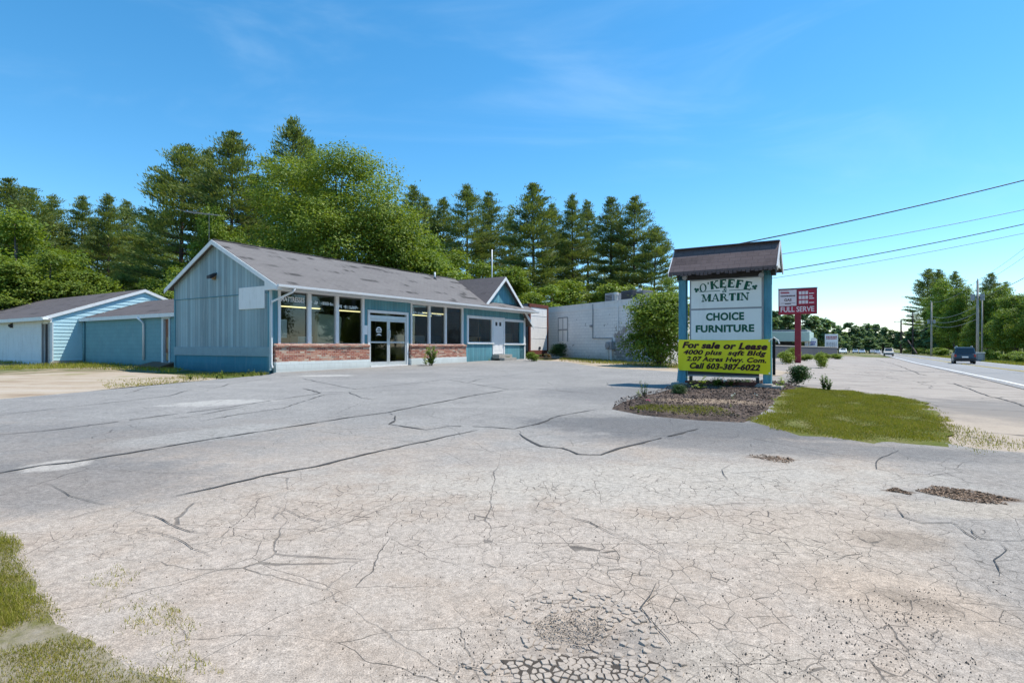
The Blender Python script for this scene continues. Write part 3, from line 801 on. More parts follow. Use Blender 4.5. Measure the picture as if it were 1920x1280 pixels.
ct = sheet('corner_turf', ragged(corner, .022, .14, 7), M['verge_soil'], .012, .1, dome=.05); tag(ct, kind='structure')

verge = sheet('roadside_verge', uvpoly([(12.4, -40), (280, -40), (280, 480), (12.4, 480)]), M['turf'], -.03, 8.0); tag(verge, kind='structure')
# long tar-filled cracks in the lot
CR = [
 (.034, [(-60, 897), (0, 888), (80, 873), (133, 868), (273, 845), (403, 823), (427, 820), (533, 803), (640, 784), (726, 773), (790, 760), (883, 742), (952, 731)]),
 (.026, [(-60, 824), (0, 815), (100, 806), (177, 796), (300, 780), (400, 768), (500, 753), (600, 737), (567, 728)]),
 (.018, [(310, 787), (383, 777), (467, 760)]),
 (.020, [(373, 790), (450, 777), (533, 765), (560, 755), (610, 740), (660, 736)]),
 (.020, [(-20, 780), (130, 764), (277, 747), (317, 742), (350, 732), (413, 725), (427, 720), (500, 710), (547, 703)]),
 (.030, [(330, 930), (400, 914), (473, 897), (500, 890), (591, 875), (682, 851), (777, 831), (821, 822), (870, 812), (897, 806)]),
 (.030, [(726, 773), (741, 780), (742, 788), (730, 795), (762, 800), (799, 806), (843, 799), (908, 800), (963, 804), (1010, 795), (1040, 782), (1069, 776), (1120, 768)]),
 (.036, [(974, 813), (992, 824), (1021, 836), (1061, 839), (1091, 850), (1120, 851), (1156, 840), (1200, 830), (1250, 818), (1310, 804)]),
 (.022, [(566, 709), (664, 731), (704, 727), (806, 716), (835, 712), (875, 718), (956, 731), (1010, 729), (1134, 740)]),
 (.018, [(566, 728), (602, 735), (657, 735), (679, 746), (719, 751)]),
 (.018, [(875, 718), (897, 711), (956, 704), (1021, 695), (1101, 693)]),
 (.009, [(1686, 843), (1648, 861), (1639, 879), (1675, 888), (1707, 906)]),
 (.008, [(1679, 947), (1693, 970), (1729, 981), (1784, 979), (1829, 995), (1843, 1010), (1911, 1013), (1960, 1000)]),
 (.008, [(1784, 979), (1800, 990), (1829, 1012), (1850, 1010)]),
 (.007, [(1874, 1017), (1892, 1033), (1868, 1051), (1881, 1067), (1874, 1081)]),
 (.007, [(1838, 1090), (1858, 1108)]),
 (.008, [(123, 975), (160, 963), (233, 950)]), (.009, [(247, 957), (290, 968), (320, 982), (353, 997), (400, 1000)]),
 (.006, [(260, 993), (330, 1010), (363, 1028), (400, 1045)]), (.007, [(80, 905), (130, 930), (200, 948)]), (.006, [(390, 925), (430, 938), (455, 945)]),
 (.007, [(510, 945), (560, 970), (600, 980), (650, 995)]), (.006, [(1380, 868), (1350, 880), (1365, 900), (1300, 905)]),
 (.008, [(1000, 945), (1040, 960), (1105, 980), (1150, 1005), (1180, 1010)]), (.008, [(1170, 1000), (1240, 1040), (1275, 1035)]),
 (.010, [(1230, 1095), (1200, 1140), (1230, 1180), (1260, 1210)]), (.007, [(860, 1245), (900, 1262), (940, 1260)]),
]
CR2 = [(.05, [(1643, 673), (1690, 686), (1722, 700), (1739, 703)]), (.035, [(1628, 712), (1681, 713), (1720, 716), (1756, 713)]), (.04, [(1786, 717), (1817, 727), (1851, 740), (1887, 749), (1930, 764)]),
 (.025, [(1701, 743), (1759, 746), (1806, 749), (1870, 755)]), (.03, [(1660, 690), (1700, 697), (1760, 700)]), (.03, [(1560, 700), (1620, 702), (1670, 700)]), (.025, [(1590, 720), (1650, 724), (1700, 727)]), (.03, [(1600, 688), (1640, 690), (1690, 692)])]
cm_ = MB(); cg = np.random.default_rng(11)
for kq, (wid, pl) in enumerate(CR + CR2):
    cdz = .008 if kq < len(CR) else -.02
    pts = [Vector(gp(*p)) for p in pl]; dense = []
    for a, b in zip(pts, pts[1:]):
        k = max(2, int((b - a).length / .16))
        for j in range(k): dense.append(a.lerp(b, j / k))
    dense.append(pts[-1]); L = len(dense)
    off = np.cumsum(cg.normal(size=L)) * .012; off -= np.linspace(off[0], off[-1], L)
    ws = wid * np.clip(1 + cg.normal(size=L) * .3, .35, 1.8); ws[:3] *= (.25, .5, .8); ws[-3:] *= (.8, .5, .25)
    gap = cg.random(L) < .02
    Lp = []
    for i, p in enumerate(dense):
        d = (dense[min(i + 1, L - 1)] - dense[max(i - 1, 0)]).normalized(); s = Vector((-d.y, d.x)); c = p + s * float(off[i])
        q = []
        for sg in (-1, 1):
            e = c + s * (sg * float(ws[i]) / 2); q.append((e.x, e.y, gz(e.x, e.y) + cdz))
        Lp.append(q)
    for i in range(L - 1):
        if not gap[i]: cm_.quad(Lp[i][0], Lp[i][1], Lp[i + 1][1], Lp[i + 1][0])
tag(cm_.build('pavement_cracks', M['crack']), kind='structure')
# ------------------------------------------------------------------ blue shop building
U0, V0 = -19.4, 13.3
RZ = math.atan2(CT, ST)                 # local X runs along the road, local Y away from it
base = W(U0, V0, 0)
shop = thing('shop_building', 'long weathered teal blue shop with grey shingle roof, brick window planters and a cross gable', 'building', base, RZ)
LEN, DEP = 19.2, 7.0
def fx(px, ly=0.0): return at_u(px, U0 - ly)[0] - V0
def fz(px, py, ly=0.0): return zpx(py, at_u(px, U0 - ly)[1])
def gl(lx, ly): return ground(U0 - ly, V0 + lx)
ER, EZ, SL, RY = -.75, 3.65, .49, 3.6       # eave line, its height, pitch, ridge line
def rz_(ly): return EZ + SL * (ly - ER) if ly <= RY else EZ + SL * (2 * RY - ly - ER)
RIDGE = rz_(RY); CX, CZ, CS = 16.3, 5.70, .84

fl = .42
w1 = (fx(525), fx(679.5), 1.42, fz(600, 551.5))      # big windows
w2 = (fx(772), fx(866.5), 1.42, fz(820, 574))
dr = (fx(691), fx(763), .40, fz(725, 586))
sa = (fx(878), fx(922.5), fz(900, 642), fz(900, 597))
sd = (fx(924.5), fx(944.5), fz(934, 664), fz(934, 597.5))
sb = (fx(946), fx(982), fz(964, 644), fz(964, 603))
holes = [w1, w2, dr, sa, sd, sb]
def wall_cells(mb, x0, x1, z0, z1, holes, y0, y1):
    xs = sorted({x0, x1, *[h[0] for h in holes], *[h[1] for h in holes]}); zs = sorted({z0, z1, *[h[2] for h in holes], *[h[3] for h in holes]})
    for a, b in zip(xs, xs[1:]):
        run = None
        for c, d in zip(zs, zs[1:]):
            mx, mz = (a + b) / 2, (c + d) / 2
            solid = not any(h[0] < mx < h[1] and h[2] < mz < h[3] for h in holes)
            if solid: run = (run[0], d) if run else (c, d)
            if (not solid or d == zs[-1]) and run: mb.box(a, b, y0, y1, *run); run = None
wf = MB(); wall_cells(wf, 0, 18.55, .2, 3.60, holes, 0, .12)
wf.prism([(18.55, 0, .2), (19.2, 0, .2), (19.2, 0, 3.2), (18.55, 0, 3.60)], (0, .12, 0))
wf.prism([(14.3, 0, 3.9), (18.3, 0, 3.9), (18.3, 0, 4.0), (CX, 0, 5.66), (14.3, 0, 4.0)], (0, .12, 0))
front = wf.build('front_wall', M['front'], shop)
# end gable facing the drive: upper boards, lap line, lower boards, band, foundation
gw = MB(); gw.prism([(0, 0.12, 3.42), (0, DEP, 3.42), (0, DEP, rz_(DEP) - .1), (0, RY, RIDGE - .12), (0, 0.12, 3.95), (0, 0, 3.9), (0, 0, 3.42)], (.10, 0, 0))
gw.build('gable_boards', M['gable'], shop)
g2 = MB(); g2.box(.02, .12, 0.12, DEP, 1.30, 3.395); g2.build('gable_wall', M['gable'], shop)
MB().box(-.012, .12, 0, DEP, 3.395, 3.42).build('lap_strip', M['skirt'], shop)
MB().box(-.01, .12, .02, DEP, .93, 1.30).build('band_board', M['band'], shop, bevel=.01)
MB().box(.03, .14, .0, DEP - .1, .05, .93).build('foundation', M['skirt'], shop)
rw = MB(); rw.box(0, LEN, DEP - .12, DEP, .2, 3.9); rw.build('rear_wall', M['front'], shop)
ew = MB(); ew.prism([(LEN, 0.12, .2), (LEN, DEP, .2), (LEN, DEP, 3.2), (LEN, 0.12, 3.2)], (-.12, 0, 0)); ew.build('end_wall', M['front'], shop)
# roofs
ro = MB()
ro.slab([(-.2, ER, EZ), (19.62, ER, EZ), (19.62, 0, rz_(0)), (14.3, 0, rz_(0)), (16.15, RY, RIDGE), (-.2, RY, RIDGE)], .07)
ro.slab([(-.2, RY, RIDGE), (16.15, RY, RIDGE), (14.3, 7.4, rz_(7.4)), (-.2, 7.4, rz_(7.4))], .07)
ro.build('main_roof', M['roof'], shop)
MB().bar((-.2, RY, RIDGE - .005), (16.1, RY, RIDGE - .005), .22, .02).build('ridge_cap', M['roof'], shop)
cr_ = MB(); cz = lambda x: CZ - CS * abs(x - CX)
cr_.slab([(14.06, -.34, cz(14.06)), (CX, -.34, CZ), (CX, 3.6, CZ), (16.2, 3.6, CZ - .06)], .06)
cr_.slab([(CX, -.34, CZ), (19.85, -.34, cz(19.85)), (19.85, 7.4, cz(19.85)), (CX, 7.4, CZ)], .06)
cr_.slab([(CX, 3.6, CZ), (CX, 7.4, CZ), (14.0, 7.4, cz(14.0))], .06)
cr_.build('cross_gable_roof', M['darkroof'], shop)
# rake boards and fascia
rk = MB()
for a, b in (((-.2, ER - .02), (-.2, RY)), ((-.2, 7.42), (-.2, RY))):
    z0, z1 = rz_(a[1]), rz_(b[1])
    rk.prism([(-.235, a[1], z0 - .02), (-.235, b[1], z1 - .02), (-.235, b[1], z1 - .21), (-.235, a[1], z0 - .2)], (.035, 0, 0))
rk.build('rake_board', M['trim'], shop)
sf = MB(); sf.box(-.19, 19.3, ER + .03, -.002, 3.50, 3.53)
sf.prism([(-.20, ER, 3.48), (-.20, .02, 3.48), (-.20, .02, 3.80), (-.20, ER, 3.58)], (.19, 0, 0))
sf.build('soffit', M['trim'], shop)
rk2 = MB()
for s, e in ((-1, 14.16), (1, 19.83)):
    y = -.36
    rk2.prism([(CX, y, CZ - .03), (e, y, cz(e) - .03), (e, y, cz(e) - .25), (CX, y, CZ - .25)], (0, .035, 0))
rk2.build('cross_gable_rake', M['trim'], shop)
MB().prism([(15.0, -.012, 4.06), (17.6, -.012, 4.06), (CX, -.012, 5.1)], (0, .01, 0)).build('gable_panel', M['front'], shop)
gt = MB(); gt.prism([(-.2, ER, 3.66), (-.2, ER - .11, 3.66), (-.2, ER - .10, 3.58), (-.2, ER - .05, 3.54), (-.2, ER, 3.54)], (19.9, 0, 0)); gt.build('gutter', M['gutter'], shop)
dsx = .06
MB().tube([(.55, ER - .05, 3.56), (.5, ER + .02, 3.42), (dsx - .02, -.10, 3.05), (dsx - .03, -.075, 2.85), (dsx - .03, -.075, .62), (dsx - .05, -.2, .5)], .042, 8).build('downspout', M['gutter'], shop, smooth=True)
MB().box(-.015, .10, -.03, -.003, .4, 3.48).build('corner_board', M['lighttrim'], shop)
MB().box(19.08, 19.23, -.03, -.003, .4, 3.2).build('corner_board', M['trim'], shop)

def window(b, mulls, fw, name='window', sill=True, yo=-.035, depth=.15, mat='trim'):
    x0, x1, z0, z1 = b; f = MB(); y0, y1 = yo, yo + depth
    f.box(x0 - fw, x0 + .02, y0, y1, z0 - .02, z1 + fw); f.box(x1 - .02, x1 + fw, y0, y1, z0 - .02, z1 + fw)
    f.box(x0 + .02, x1 - .02, y0, y1, z1 - .02, z1 + fw)
    if sill: f.box(x0 - fw - .03, x1 + fw + .03, y0 - .05, y1, z0 - .09, z0 - .021); f.box(x0 + .02, x1 - .02, y0 + .02, y1, z0 - .02, z0 + .03)
    else: f.box(x0 + .02, x1 - .02, y0, y1, z0 - .02, z0 + .04)
    for m, w in mulls: f.box(m - w / 2, m + w / 2, y0 - .004, y1 - .02, z0 + .031, z1 - .021)
    o = f.build(name, M[mat], shop, bevel=.008)
    MB().quad((x0 + .02, .06, z0), (x1 - .02, .06, z0), (x1 - .02, .06, z1), (x0 + .02, .06, z1)).build('pane', M['glass'], o)
    return o
W1 = window(w1, [(fx(580), .17), (fx(632), .17)], .10)
W2 = window(w2, [(fx(805), .14), (fx(835.5), .14)], .09)
window(sa, [], .14); window(sb, [], .14)
# lettering on the panes
lt = MB(); lay_text(lt, text_mesh('MATTRESSES', fx(572) - fx(529), .20, .012, 0, .002), ((fx(529) + fx(572)) / 2, .05, fz(552, 566)), (1, 0, 0), (0, 0, 1), (0, -1, 0))
lt.build('lettering', M['whitesign'], W1)
QR = random.Random(5)
def blur_words(mb, xa, xb, z, h, y=.05):
    x = xa
    while x < xb:
        w = QR.uniform(.025, .05)
        if QR.random() < .84:
            b0 = QR.choice((0, 0, .3)); mb.box(x, x + w, y, y + .002, z + h * b0, z + h * QR.choice((.55, .9, 1)))
        x += w + QR.uniform(.012, .03)
for W_, a_, b_, z_ in ((W1, fx(585), fx(625), fz(605, 571.5)), (W1, fx(637), fx(672), fz(655, 579)), (W2, fx(776), fx(799), fz(787, 589)), (W2, fx(808), fx(829), fz(818, 592))):
    ill = MB(); blur_words(ill, a_, b_, z_, .15); ill.build('faded_lettering', M['alum'], W_)

# brick planters under the big windows
for (xa, xb) in ((fx(512), fx(688.5)), (fx(766), fx(870))):
    p = MB().box(xa, xb, -.16, -.002, .72, 1.30).build('brick_planter', M['brick'], shop)
    s_ = MB(); k = int((xb - xa) / .088)
    for i in range(k):
        a = xa + (xb - xa) * i / k
        s_.prism([(a + .006, -.21, 1.302), (a + .006, -.003, 1.302), (a + .006, -.003, 1.44), (a + .006, -.21, 1.375)], ((xb - xa) / k - .012, 0, 0))
    s_.build('brick_sill', M['brick'], p)
    MB().box(xa - .0, xb, -.19, -.003, .15, .72).build('planter_base', M['whiteblock'], p)
# entrance: frame, transom, two leaves
x0, x1, z0, z1 = dr; xm = (x0 + x1) / 2
f = MB(); f.box(x0 - .07, x0 + .05, -.05, .12, z0 - .02, z1 + .07); f.box(x1 - .05, x1 + .07, -.05, .12, z0 - .02, z1 + .07); f.box(x0 + .05, x1 - .05, -.05, .12, z1 - .05, z1 + .07)
ent = f.build('entrance_frame', M['trim'], shop, bevel=.008)
zt = fz(725, 599)
MB().box(x0 + .05, x1 - .05, -.02, .10, zt, zt + .17).build('transom_bar', M['alum'], ent, bevel=.006)
MB().box(x0 + .05, x1 - .05, -.12, .12, z0 - .12, z0 + .02).build('threshold', M['trim'], ent)
MB().quad((x0 + .05, .05, zt + .17), (x1 - .05, .05, zt + .17), (x1 - .05, .05, z1 - .05), (x0 + .05, .05, z1 - .05)).build('transom_pane', M['glass'], ent)
for i, (a, b) in enumerate(((x0 + .05, xm - .004), (xm + .004, x1 - .05))):
    d = MB(); zb, ztp = z0 + .03, zt - .005
    for q0, q1, q2, q3 in ((a, a + .09, zb, ztp), (b - .09, b, zb, ztp)): d.box(q0, q1, -.01, .05, q2, q3)
    zm = fz(725, 643)
    for q2, q3 in ((zb, zb + .16), (zm, zm + .07), (ztp - .1, ztp)): d.box(a + .09, b - .09, -.006, .046, q2, q3)
    leaf = d.build('glass_door', M['alum'], shop, bevel=.006)
    pn = MB(); pn.quad((a + .08, .02, zb + .1), (b - .08, .02, zb + .1), (b - .08, .02, ztp - .05), (a + .08, .02, ztp - .05)); pn.build('pane', M['glass'], leaf)
    hx = b - .05 if i == 0 else a + .05
    MB().tube([(hx, -.02, zm + .25), (hx, -.07, zm + .27), (hx, -.07, zm + .62), (hx, -.02, zm + .64)], .014, 6).build('handle', M['alum'], leaf, smooth=True)
    if i == 0:     # white emblem on the left leaf: an arched band, two word lines, a foot line
        e = MB(); cx, cz = (a + b) / 2, fz(707, 621); S = .21
        def flat(poly): e.prism([(cx + p[0] * S, .012, cz + p[1] * S) for p in poly], (0, .003, 0))
        for r_ in ring(0, -.1, 1.0, 1.1, .28, .28, 35, 145, 12): flat(r_)
        flat([(-.85, .1), (-.55, .1), (-.55, .45), (-.85, .45)]); flat([(.55, .1), (.85, .1), (.85, .45), (.55, .45)])
        flat([(-.5, .26), (.5, .26), (.5, .42), (-.5, .42)]); flat([(-.8, -.25), (.8, -.25), (.7, 0), (-.7, 0)])
        flat([(-.85, -1), (-.35, -.55), (.35, -.55), (.85, -1), (.3, -.85), (-.3, -.85)])
        e.build('emblem', M['whitesign'], leaf)
later = []
# small white door
x0, x1, z0, z1 = sd
f = MB(); f.box(x0 - .08, x0 + .03, -.04, .1, z0, z1 + .08); f.box(x1 - .03, x1 + .08, -.04, .1, z0, z1 + .08); f.box(x0 + .03, x1 - .03, -.04, .1, z1 - .03, z1 + .08)
dfm = f.build('door_frame', M['trim'], shop, bevel=.006)
d = MB(); lw = x1 - x0 - .06
dz0, dz1 = z0 + .02, z1 - .03; wz = dz1 - .42
pane_x = [(x0 + .03 + lw * .20, x0 + .03 + lw * .42), (x0 + .03 + lw * .58, x0 + .03 + lw * .80)]
wall_cells(d, x0 + .03, x1 - .03, dz0, dz1, [(a, b, wz, wz + .24) for a, b in pane_x], 0, .045)
for a, b in ((.14, .44), (.56, .86)):
    for c, e in ((.10, .42), (.47, .70)): d.box(x0 + .03 + lw * a, x0 + .03 + lw * b, -.012, -.001, dz0 + (dz1 - dz0) * c, dz0 + (dz1 - dz0) * e)
door = d.build('white_door', M['whitesign'], shop, bevel=.005)
for a, b in pane_x: MB().quad((a, .03, wz), (b, .03, wz), (b, .03, wz + .24), (a, .03, wz + .24)).build('pane', M['glassdark'], door)
pm = 0; MB().ball((x1 - .12, -.04, z0 + .95), .03).build('knob', M['alum'], door, smooth=True)
st = MB(); st.box(x0 - .15, x1 + .15, -.55, -.045, z0 - .26, z0 - .01); st.box(x0 - .1, x1 + .1, -.9, -.551, z0 - .5, z0 - .2)
st.build('doorstep', M['concrete'], shop, bevel=.01)
for a_, w_, h_, m_, lb_ in ((fx(884), 1.15, 1.25, 'lamptan', 'tan counter seen low behind the small window left of the white door'), (fx(952), .9, 1.5, 'wallin', 'dull filing cabinet behind the small window right of the white door')):
    later.append((a_, w_, h_, m_, lb_))
# blank panel and hooded lamp on the gable end
def gx(px): return -(at_v(px, V0)[0] - U0)       # local Y on the gable plane
def gzz(px, py): return zpx(py, at_v(px, V0)[1])
ya, yb = gx(497), gx(449)
bp = MB().box(-.03, .018, ya, yb, gzz(473, 579), gzz(473, 538)).build('blank_panel', M['trim'], shop, bevel=.004)
ly_, lz_ = gx(403), gzz(403, 519)
lp = MB().box(-.10, 0, ly_ - .10, ly_ + .10, lz_ - .12, lz_ + .10).build('wall_lamp', M['lamptan'], shop, bevel=.02)
MB().prism([(-.02, ly_ - .16, lz_ + .16), (-.30, ly_ - .16, lz_ + .02), (-.30, ly_ - .16, lz_ - .10), (-.24, ly_ - .16, lz_ - .10), (-.02, ly_ - .16, lz_ + .06)], (0, .26, 0)).build('lamp_hood', M['iron'], lp)
# interior
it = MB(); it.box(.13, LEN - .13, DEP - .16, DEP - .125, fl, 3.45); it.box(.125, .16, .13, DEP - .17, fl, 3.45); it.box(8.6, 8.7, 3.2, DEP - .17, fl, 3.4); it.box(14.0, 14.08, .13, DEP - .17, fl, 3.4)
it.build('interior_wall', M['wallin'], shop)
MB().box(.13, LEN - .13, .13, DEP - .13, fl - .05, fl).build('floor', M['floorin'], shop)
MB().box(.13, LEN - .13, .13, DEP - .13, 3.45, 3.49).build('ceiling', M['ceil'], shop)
for (a, b, y, z) in ((.9, 3.6, 1.5, 3.0), (4.6, 6.6, 1.7, 3.0), (10.2, 12.2, 1.2, 3.14), (10.2, 12.6, 2.6, 3.1)):
    lf = MB().box(a, b, y - .09, y + .09, z + .05, z + .13).build('ceiling_light', M['ceil'], shop)
    MB().box(a + .03, b - .03, y - .035, y + .035, z, z + .048).build('lamp_tube', M['tube'], lf)
vp_ = MB(); lx, ly = fx(813, RY - .6), RY - .7
vp_.tube([(lx, ly, rz_(ly) - .05), (lx, ly, rz_(ly) + .42)], .05, 8); vo = vp_.build('vent_pipe', M['trim'], shop, smooth=True)
MB().tube([(lx, ly, rz_(ly) - .04), (lx, ly, rz_(ly) + .1)], [.13, .07], 8).build('flashing', M['iron'], vo)

# furniture seen through the glass
def inside_at(lx, ly, z=fl): p = W(U0 - ly, V0 + lx, z); return p
def room_thing(mb, name, mat, label, cat, lx, ly, z=fl, bevel=.02, rz=RZ):
    o = mb.build(name, mat, None, bevel=bevel); o.location = inside_at(lx, ly, z); o.rotation_euler = (0, 0, rz); return tag(o, label, cat)
mt = MB(); mt.prism([(-.02, -.12, 0), (1.25, -.12, 0), (1.42, -.12, 2.05), (1.2, -.12, 2.12), (.12, -.12, 2.15)], (0, .24, 0))
room_thing(mt, 'mattress', M['fabric'], 'pale green mattress standing on end behind the big shop window', 'mattress', fx(622), 1.1, .62, .05)
wb = MB(); wb.box(0, .75, 0, .5, 0, 1.25); wb.box(.05, .70, -.02, -.001, .07, .55); wb.box(.05, .70, -.02, -.001, .62, 1.18)
room_thing(wb, 'cabinet', M['whitebox'], 'pale cabinet behind the middle pane of the shop window left of the mattress', 'cabinet', fx(585), .9, .5)
ls = thing('table_lamp', 'table lamp with a square pale shade in the left pane of the shop window', 'lamp', inside_at(fx(533) + .2, 1.0), RZ)
MB().prism([(-.38, -.38, 1.25), (.38, -.38, 1.25), (.38, .38, 1.25), (-.38, .38, 1.25)], (0, 0, .75)).build('lamp_shade', M['whitebox'], ls, bevel=.02)
MB().tube([(0, 0, .76), (0, 0, .80), (0, 0, .85), (0, 0, 1.25)], [.16, .16, .05, .03], 10).build('lamp_base', M['fabric'], ls, smooth=True)
tb = MB(); tb.box(-.5, .5, -.4, .4, .68, .75)
for sx in (-1, 1):
    for sy in (-1, 1): tb.box(sx * .45 - .04, sx * .45 + .04, sy * .35 - .04, sy * .35 + .04, 0, .68)
room_thing(tb, 'side_table', M['wood'], 'dark wooden side table under the table lamp in the shop window', 'table', fx(533) + .2, 1.0)
db = MB(); db.box(0, 1.8, 0, .5, 0, .95); db.box(0, 1.8, .4, .5, .95, 1.9)
for i in range(3): db.box(.05 + i * .6, .55 + i * .6, -.02, -.001, .1, .85)
room_thing(db, 'dresser', M['wood'], 'dark brown dresser deep inside the shop behind the left window pane', 'dresser', fx(548), 3.0)
for i, (px_, lab) in enumerate(((777, 'left'), (810, 'middle'), (842, 'right'))):
    so_ = MB(); so_.box(0, 1.05, 0, .8, .1, .55); so_.box(0, 1.05, .62, .82, .551, 1.15); so_.box(-.12, -.001, 0, .8, .1, .8); so_.box(1.051, 1.17, 0, .8, .1, .8)
    room_thing(so_, 'armchair', M['carblue' if i == 2 else 'grey'], f'upholstered armchair behind the {lab} pane of the window right of the entrance', 'armchair', fx(px_) + .25, 1.0, fl + .35, .05)
for a_, w_, h_, m_, lb_ in later:
    b_ = MB(); b_.box(0, w_, 0, .5, 0, h_ - .05); b_.box(-.04, w_ + .04, -.04, .54, h_ - .048, h_); b_.box(.05, w_ - .05, -.015, -.001, .1, h_ * .45); b_.box(.05, w_ - .05, -.015, -.001, h_ * .5, h_ * .9)
    room_thing(b_, 'counter' if 'counter' in lb_ else 'filing_cabinet', M[m_], lb_, 'counter' if 'counter' in lb_ else 'cabinet', a_, .2, .62)
nt = MB().box(0, fx(689.5) - fx(681.5), -.012, 0, 0, .42).build('paper_notice', M['whitesign'], None); nt.location = inside_at(fx(681.5), -.003, fz(685, 627)); nt.rotation_euler = (0, 0, RZ)
tag(nt, 'sheet of white paper fixed to the blue wall left of the entrance doors', 'notice')

# mast and roof aerial
xm_, ym_ = fx(922.5, 4.5), 4.5
ma = MB(); ma.tube([(0, 0, 0), (0, 0, zpx(468, at_u(922.5, U0 - ym_)[1]) - 4.9)], .045, 8)
mo = ma.build('mast', M['gutter'], None, smooth=True); mo.location = inside_at(xm_, ym_, 4.9); tag(mo, 'slim white mast rising behind the cross gable of the blue shop', 'mast')
ax, ay = fx(392, 4.6), 4.6; az = rz_(ay)
Ya = at_u(392, U0 - ay)[1]; zt_ = zpx(396, Ya)
an = thing('television_aerial', 'thin television aerial on a mast above the left end of the shop roof', 'aerial', inside_at(ax, ay, az - .05), RZ)
MB().tube([(0, 0, 0), (0, 0, zt_ - az)], .010, 6).build('mast', M['wiregrey'], an)
bm_ = MB(); hz_ = zt_ - az - .1; bm_.tube([(-.3, 1.35, hz_ + .25), (.15, -.6, hz_ - .08)], .011, 6); bm_.build('boom', M['wiregrey'], an)
el = MB()
for i in range(9):
    t = i / 8; c = Vector((-.3, 1.35, hz_ + .25)).lerp(Vector((.15, -.6, hz_ - .08)), t); h = .5 - .3 * t
    el.tube([c + Vector((-h, -h * .2, .0)), c + Vector((h, h * .2, 0))], .004, 5)
el.build('element', M['wiregrey'], an)

# ------------------------------------------------------------------ teal link wing
LV = 13.8
link = thing('link_building', 'low teal block wing between the blue shop and the white shed', 'building', W(-26.7, LV, 0), RZ)
# local X along v, local Y = away from road ; wing spans Y 0..10.5
LW = 10.5
yd0, yd1 = -(at_v(319.5, LV)[0] + 26.7), -(at_v(305.5, LV)[0] + 26.7)
lm = MB()
for a, b, c, d in ((-.05, yd0, .3, 2.85), (yd1, LW, .3, 2.85), (yd0, yd1, 2.66, 2.85), (yd0, yd1, .3, .60)): lm.box(0, .15, a, b, c, d)
lm.build('wall', M['connector'], link)
lr = MB(); lr.slab([(-.17, -.1, 2.86), (3.3, -.1, 4.07), (3.3, LW, 4.07), (-.17, LW, 2.86)], .06); lr.build('roof', M['darkroof'], link)
MB().box(-.20, -.171, -.1, LW, 2.70, 2.88).build('fascia', M['trim'], link)
yd = -(at_v(272, LV)[0] + 26.7)
MB().tube([(-.22, yd + .3, 2.74), (-.14, yd, 2.55), (-.07, yd, 2.42), (-.07, yd, .65)], .05, 8).build('downspout', M['gutter'], link, smooth=True)
y2 = -(at_v(160, LV)[0] + 26.7)
MB().tube([(-.06, y2, 2.7), (-.06, y2, .5)], .04, 8).build('downspout', M['connector'], link, smooth=True)
df_ = MB(); df_.box(-.05, .15, yd0 - .02, yd0 + .07, .55, 2.72); df_.box(-.05, .15, yd1 - .12, yd1 + .05, .55, 2.72); df_.box(-.05, .15, yd0 + .07, yd1 - .12, 2.62, 2.72); df_.box(-.12, .15, yd0 - .05, yd1, .46, .56)
df_.build('door_frame', M['lighttrim'], link)
MB().box(.06, .1, yd0 + .07, yd1 - .12, 1.02, 2.62).build('door', M['doorwood'], link)
ld = MB(); ld.box(.0, .06, yd0 + .12, yd0 + .35, 1.2, 1.75); ld.box(.0, .06, yd0 + .10, yd0 + .4, .65, 1.0); ld.build('door_panel', M['lamptan'], link)
MB().box(.25, .3, -.05, LW, .3, 2.7).build('unlit_backing', M['dark'], link)  # black sheet added in place of the wing's unlit inside
MB().prism([(0, .45, .58), (-.75, .45, .40), (-.75, .45, .32), (0, .45, .32)], (0, 2.2, 0)).build('ramp', M['wood'], link)

# ------------------------------------------------------------------ white shed with the pale blue gable
SV = 12.36
shed = thing('shed_building', 'white and pale blue clapboard shed with a dark low roof at the far left', 'building', W(-37.2, SV, 0), RZ)
# local X along v (0..9.28), local Y away from the road (0..19)
HP, PK, EV, S2 = 4.64, 4.74, 3.0, .377
cl = MB()
zz = .55
while zz < PK - .05:
    z2 = min(zz + .19, PK - .03)
    def xr_(z):
        if z <= 2.98: return 0, 9.28
        k = (z - 2.98) / S2; return k, 9.28 - k
    a0, b0 = xr_(zz); a1, b1 = xr_(z2)
    if b1 > a1: cl.quad((a0, -.03, zz), (b0, -.03, zz), (b1, -.006, z2), (a1, -.006, z2)); cl.quad((a0, 0, zz), (b0, 0, zz), (b0, -.03, zz), (a0, -.03, zz))
    zz = z2
cl.quad((0, 0, .2), (9.28, 0, .2), (9.28, 0, 2.98), (HP, 0, PK), (0, 0, 2.98))
cl.build('gable_clapboard', M['clap'], shed)
MB().box(0, 9.28, -.02, .1, .2, .55).build('foundation', M['concrete'], shed)
wy0, wy1 = -(at_v(92.5, SV)[0] + 37.2), -(at_v(81, SV)[0] + 37.2)
wl = MB()
for ya_, yb_ in ((0, wy0), (wy1, 19)):
    zz = .5
    while zz < 2.9:
        z2 = zz + .19
        wl.quad((-.028, yb_, zz), (-.028, ya_, zz), (-.006, ya_, z2), (-.006, yb_, z2)); wl.quad((0, yb_, zz), (0, ya_, zz), (-.028, ya_, zz), (-.028, yb_, zz)); zz = z2
    wl.box(0, .1, ya_, yb_, .2, 2.98)
wl.box(-.02, .1, wy0, wy1, 2.55, 2.98)
wl.build('wall', M['clapwhite'], shed)
MB().box(.10, .14, wy0 - .2, wy1 + .2, .3, 2.6).build('doorway', M['iron'], shed)  # near-black sheet closes the opening, standing for the shade inside the shed
dj = MB(); dj.box(-.06, .02, wy0 - .1, wy0, .4, 2.6); dj.box(-.06, .02, wy1, wy1 + .1, .4, 2.6); dj.build('door_frame', M['grey'], shed)
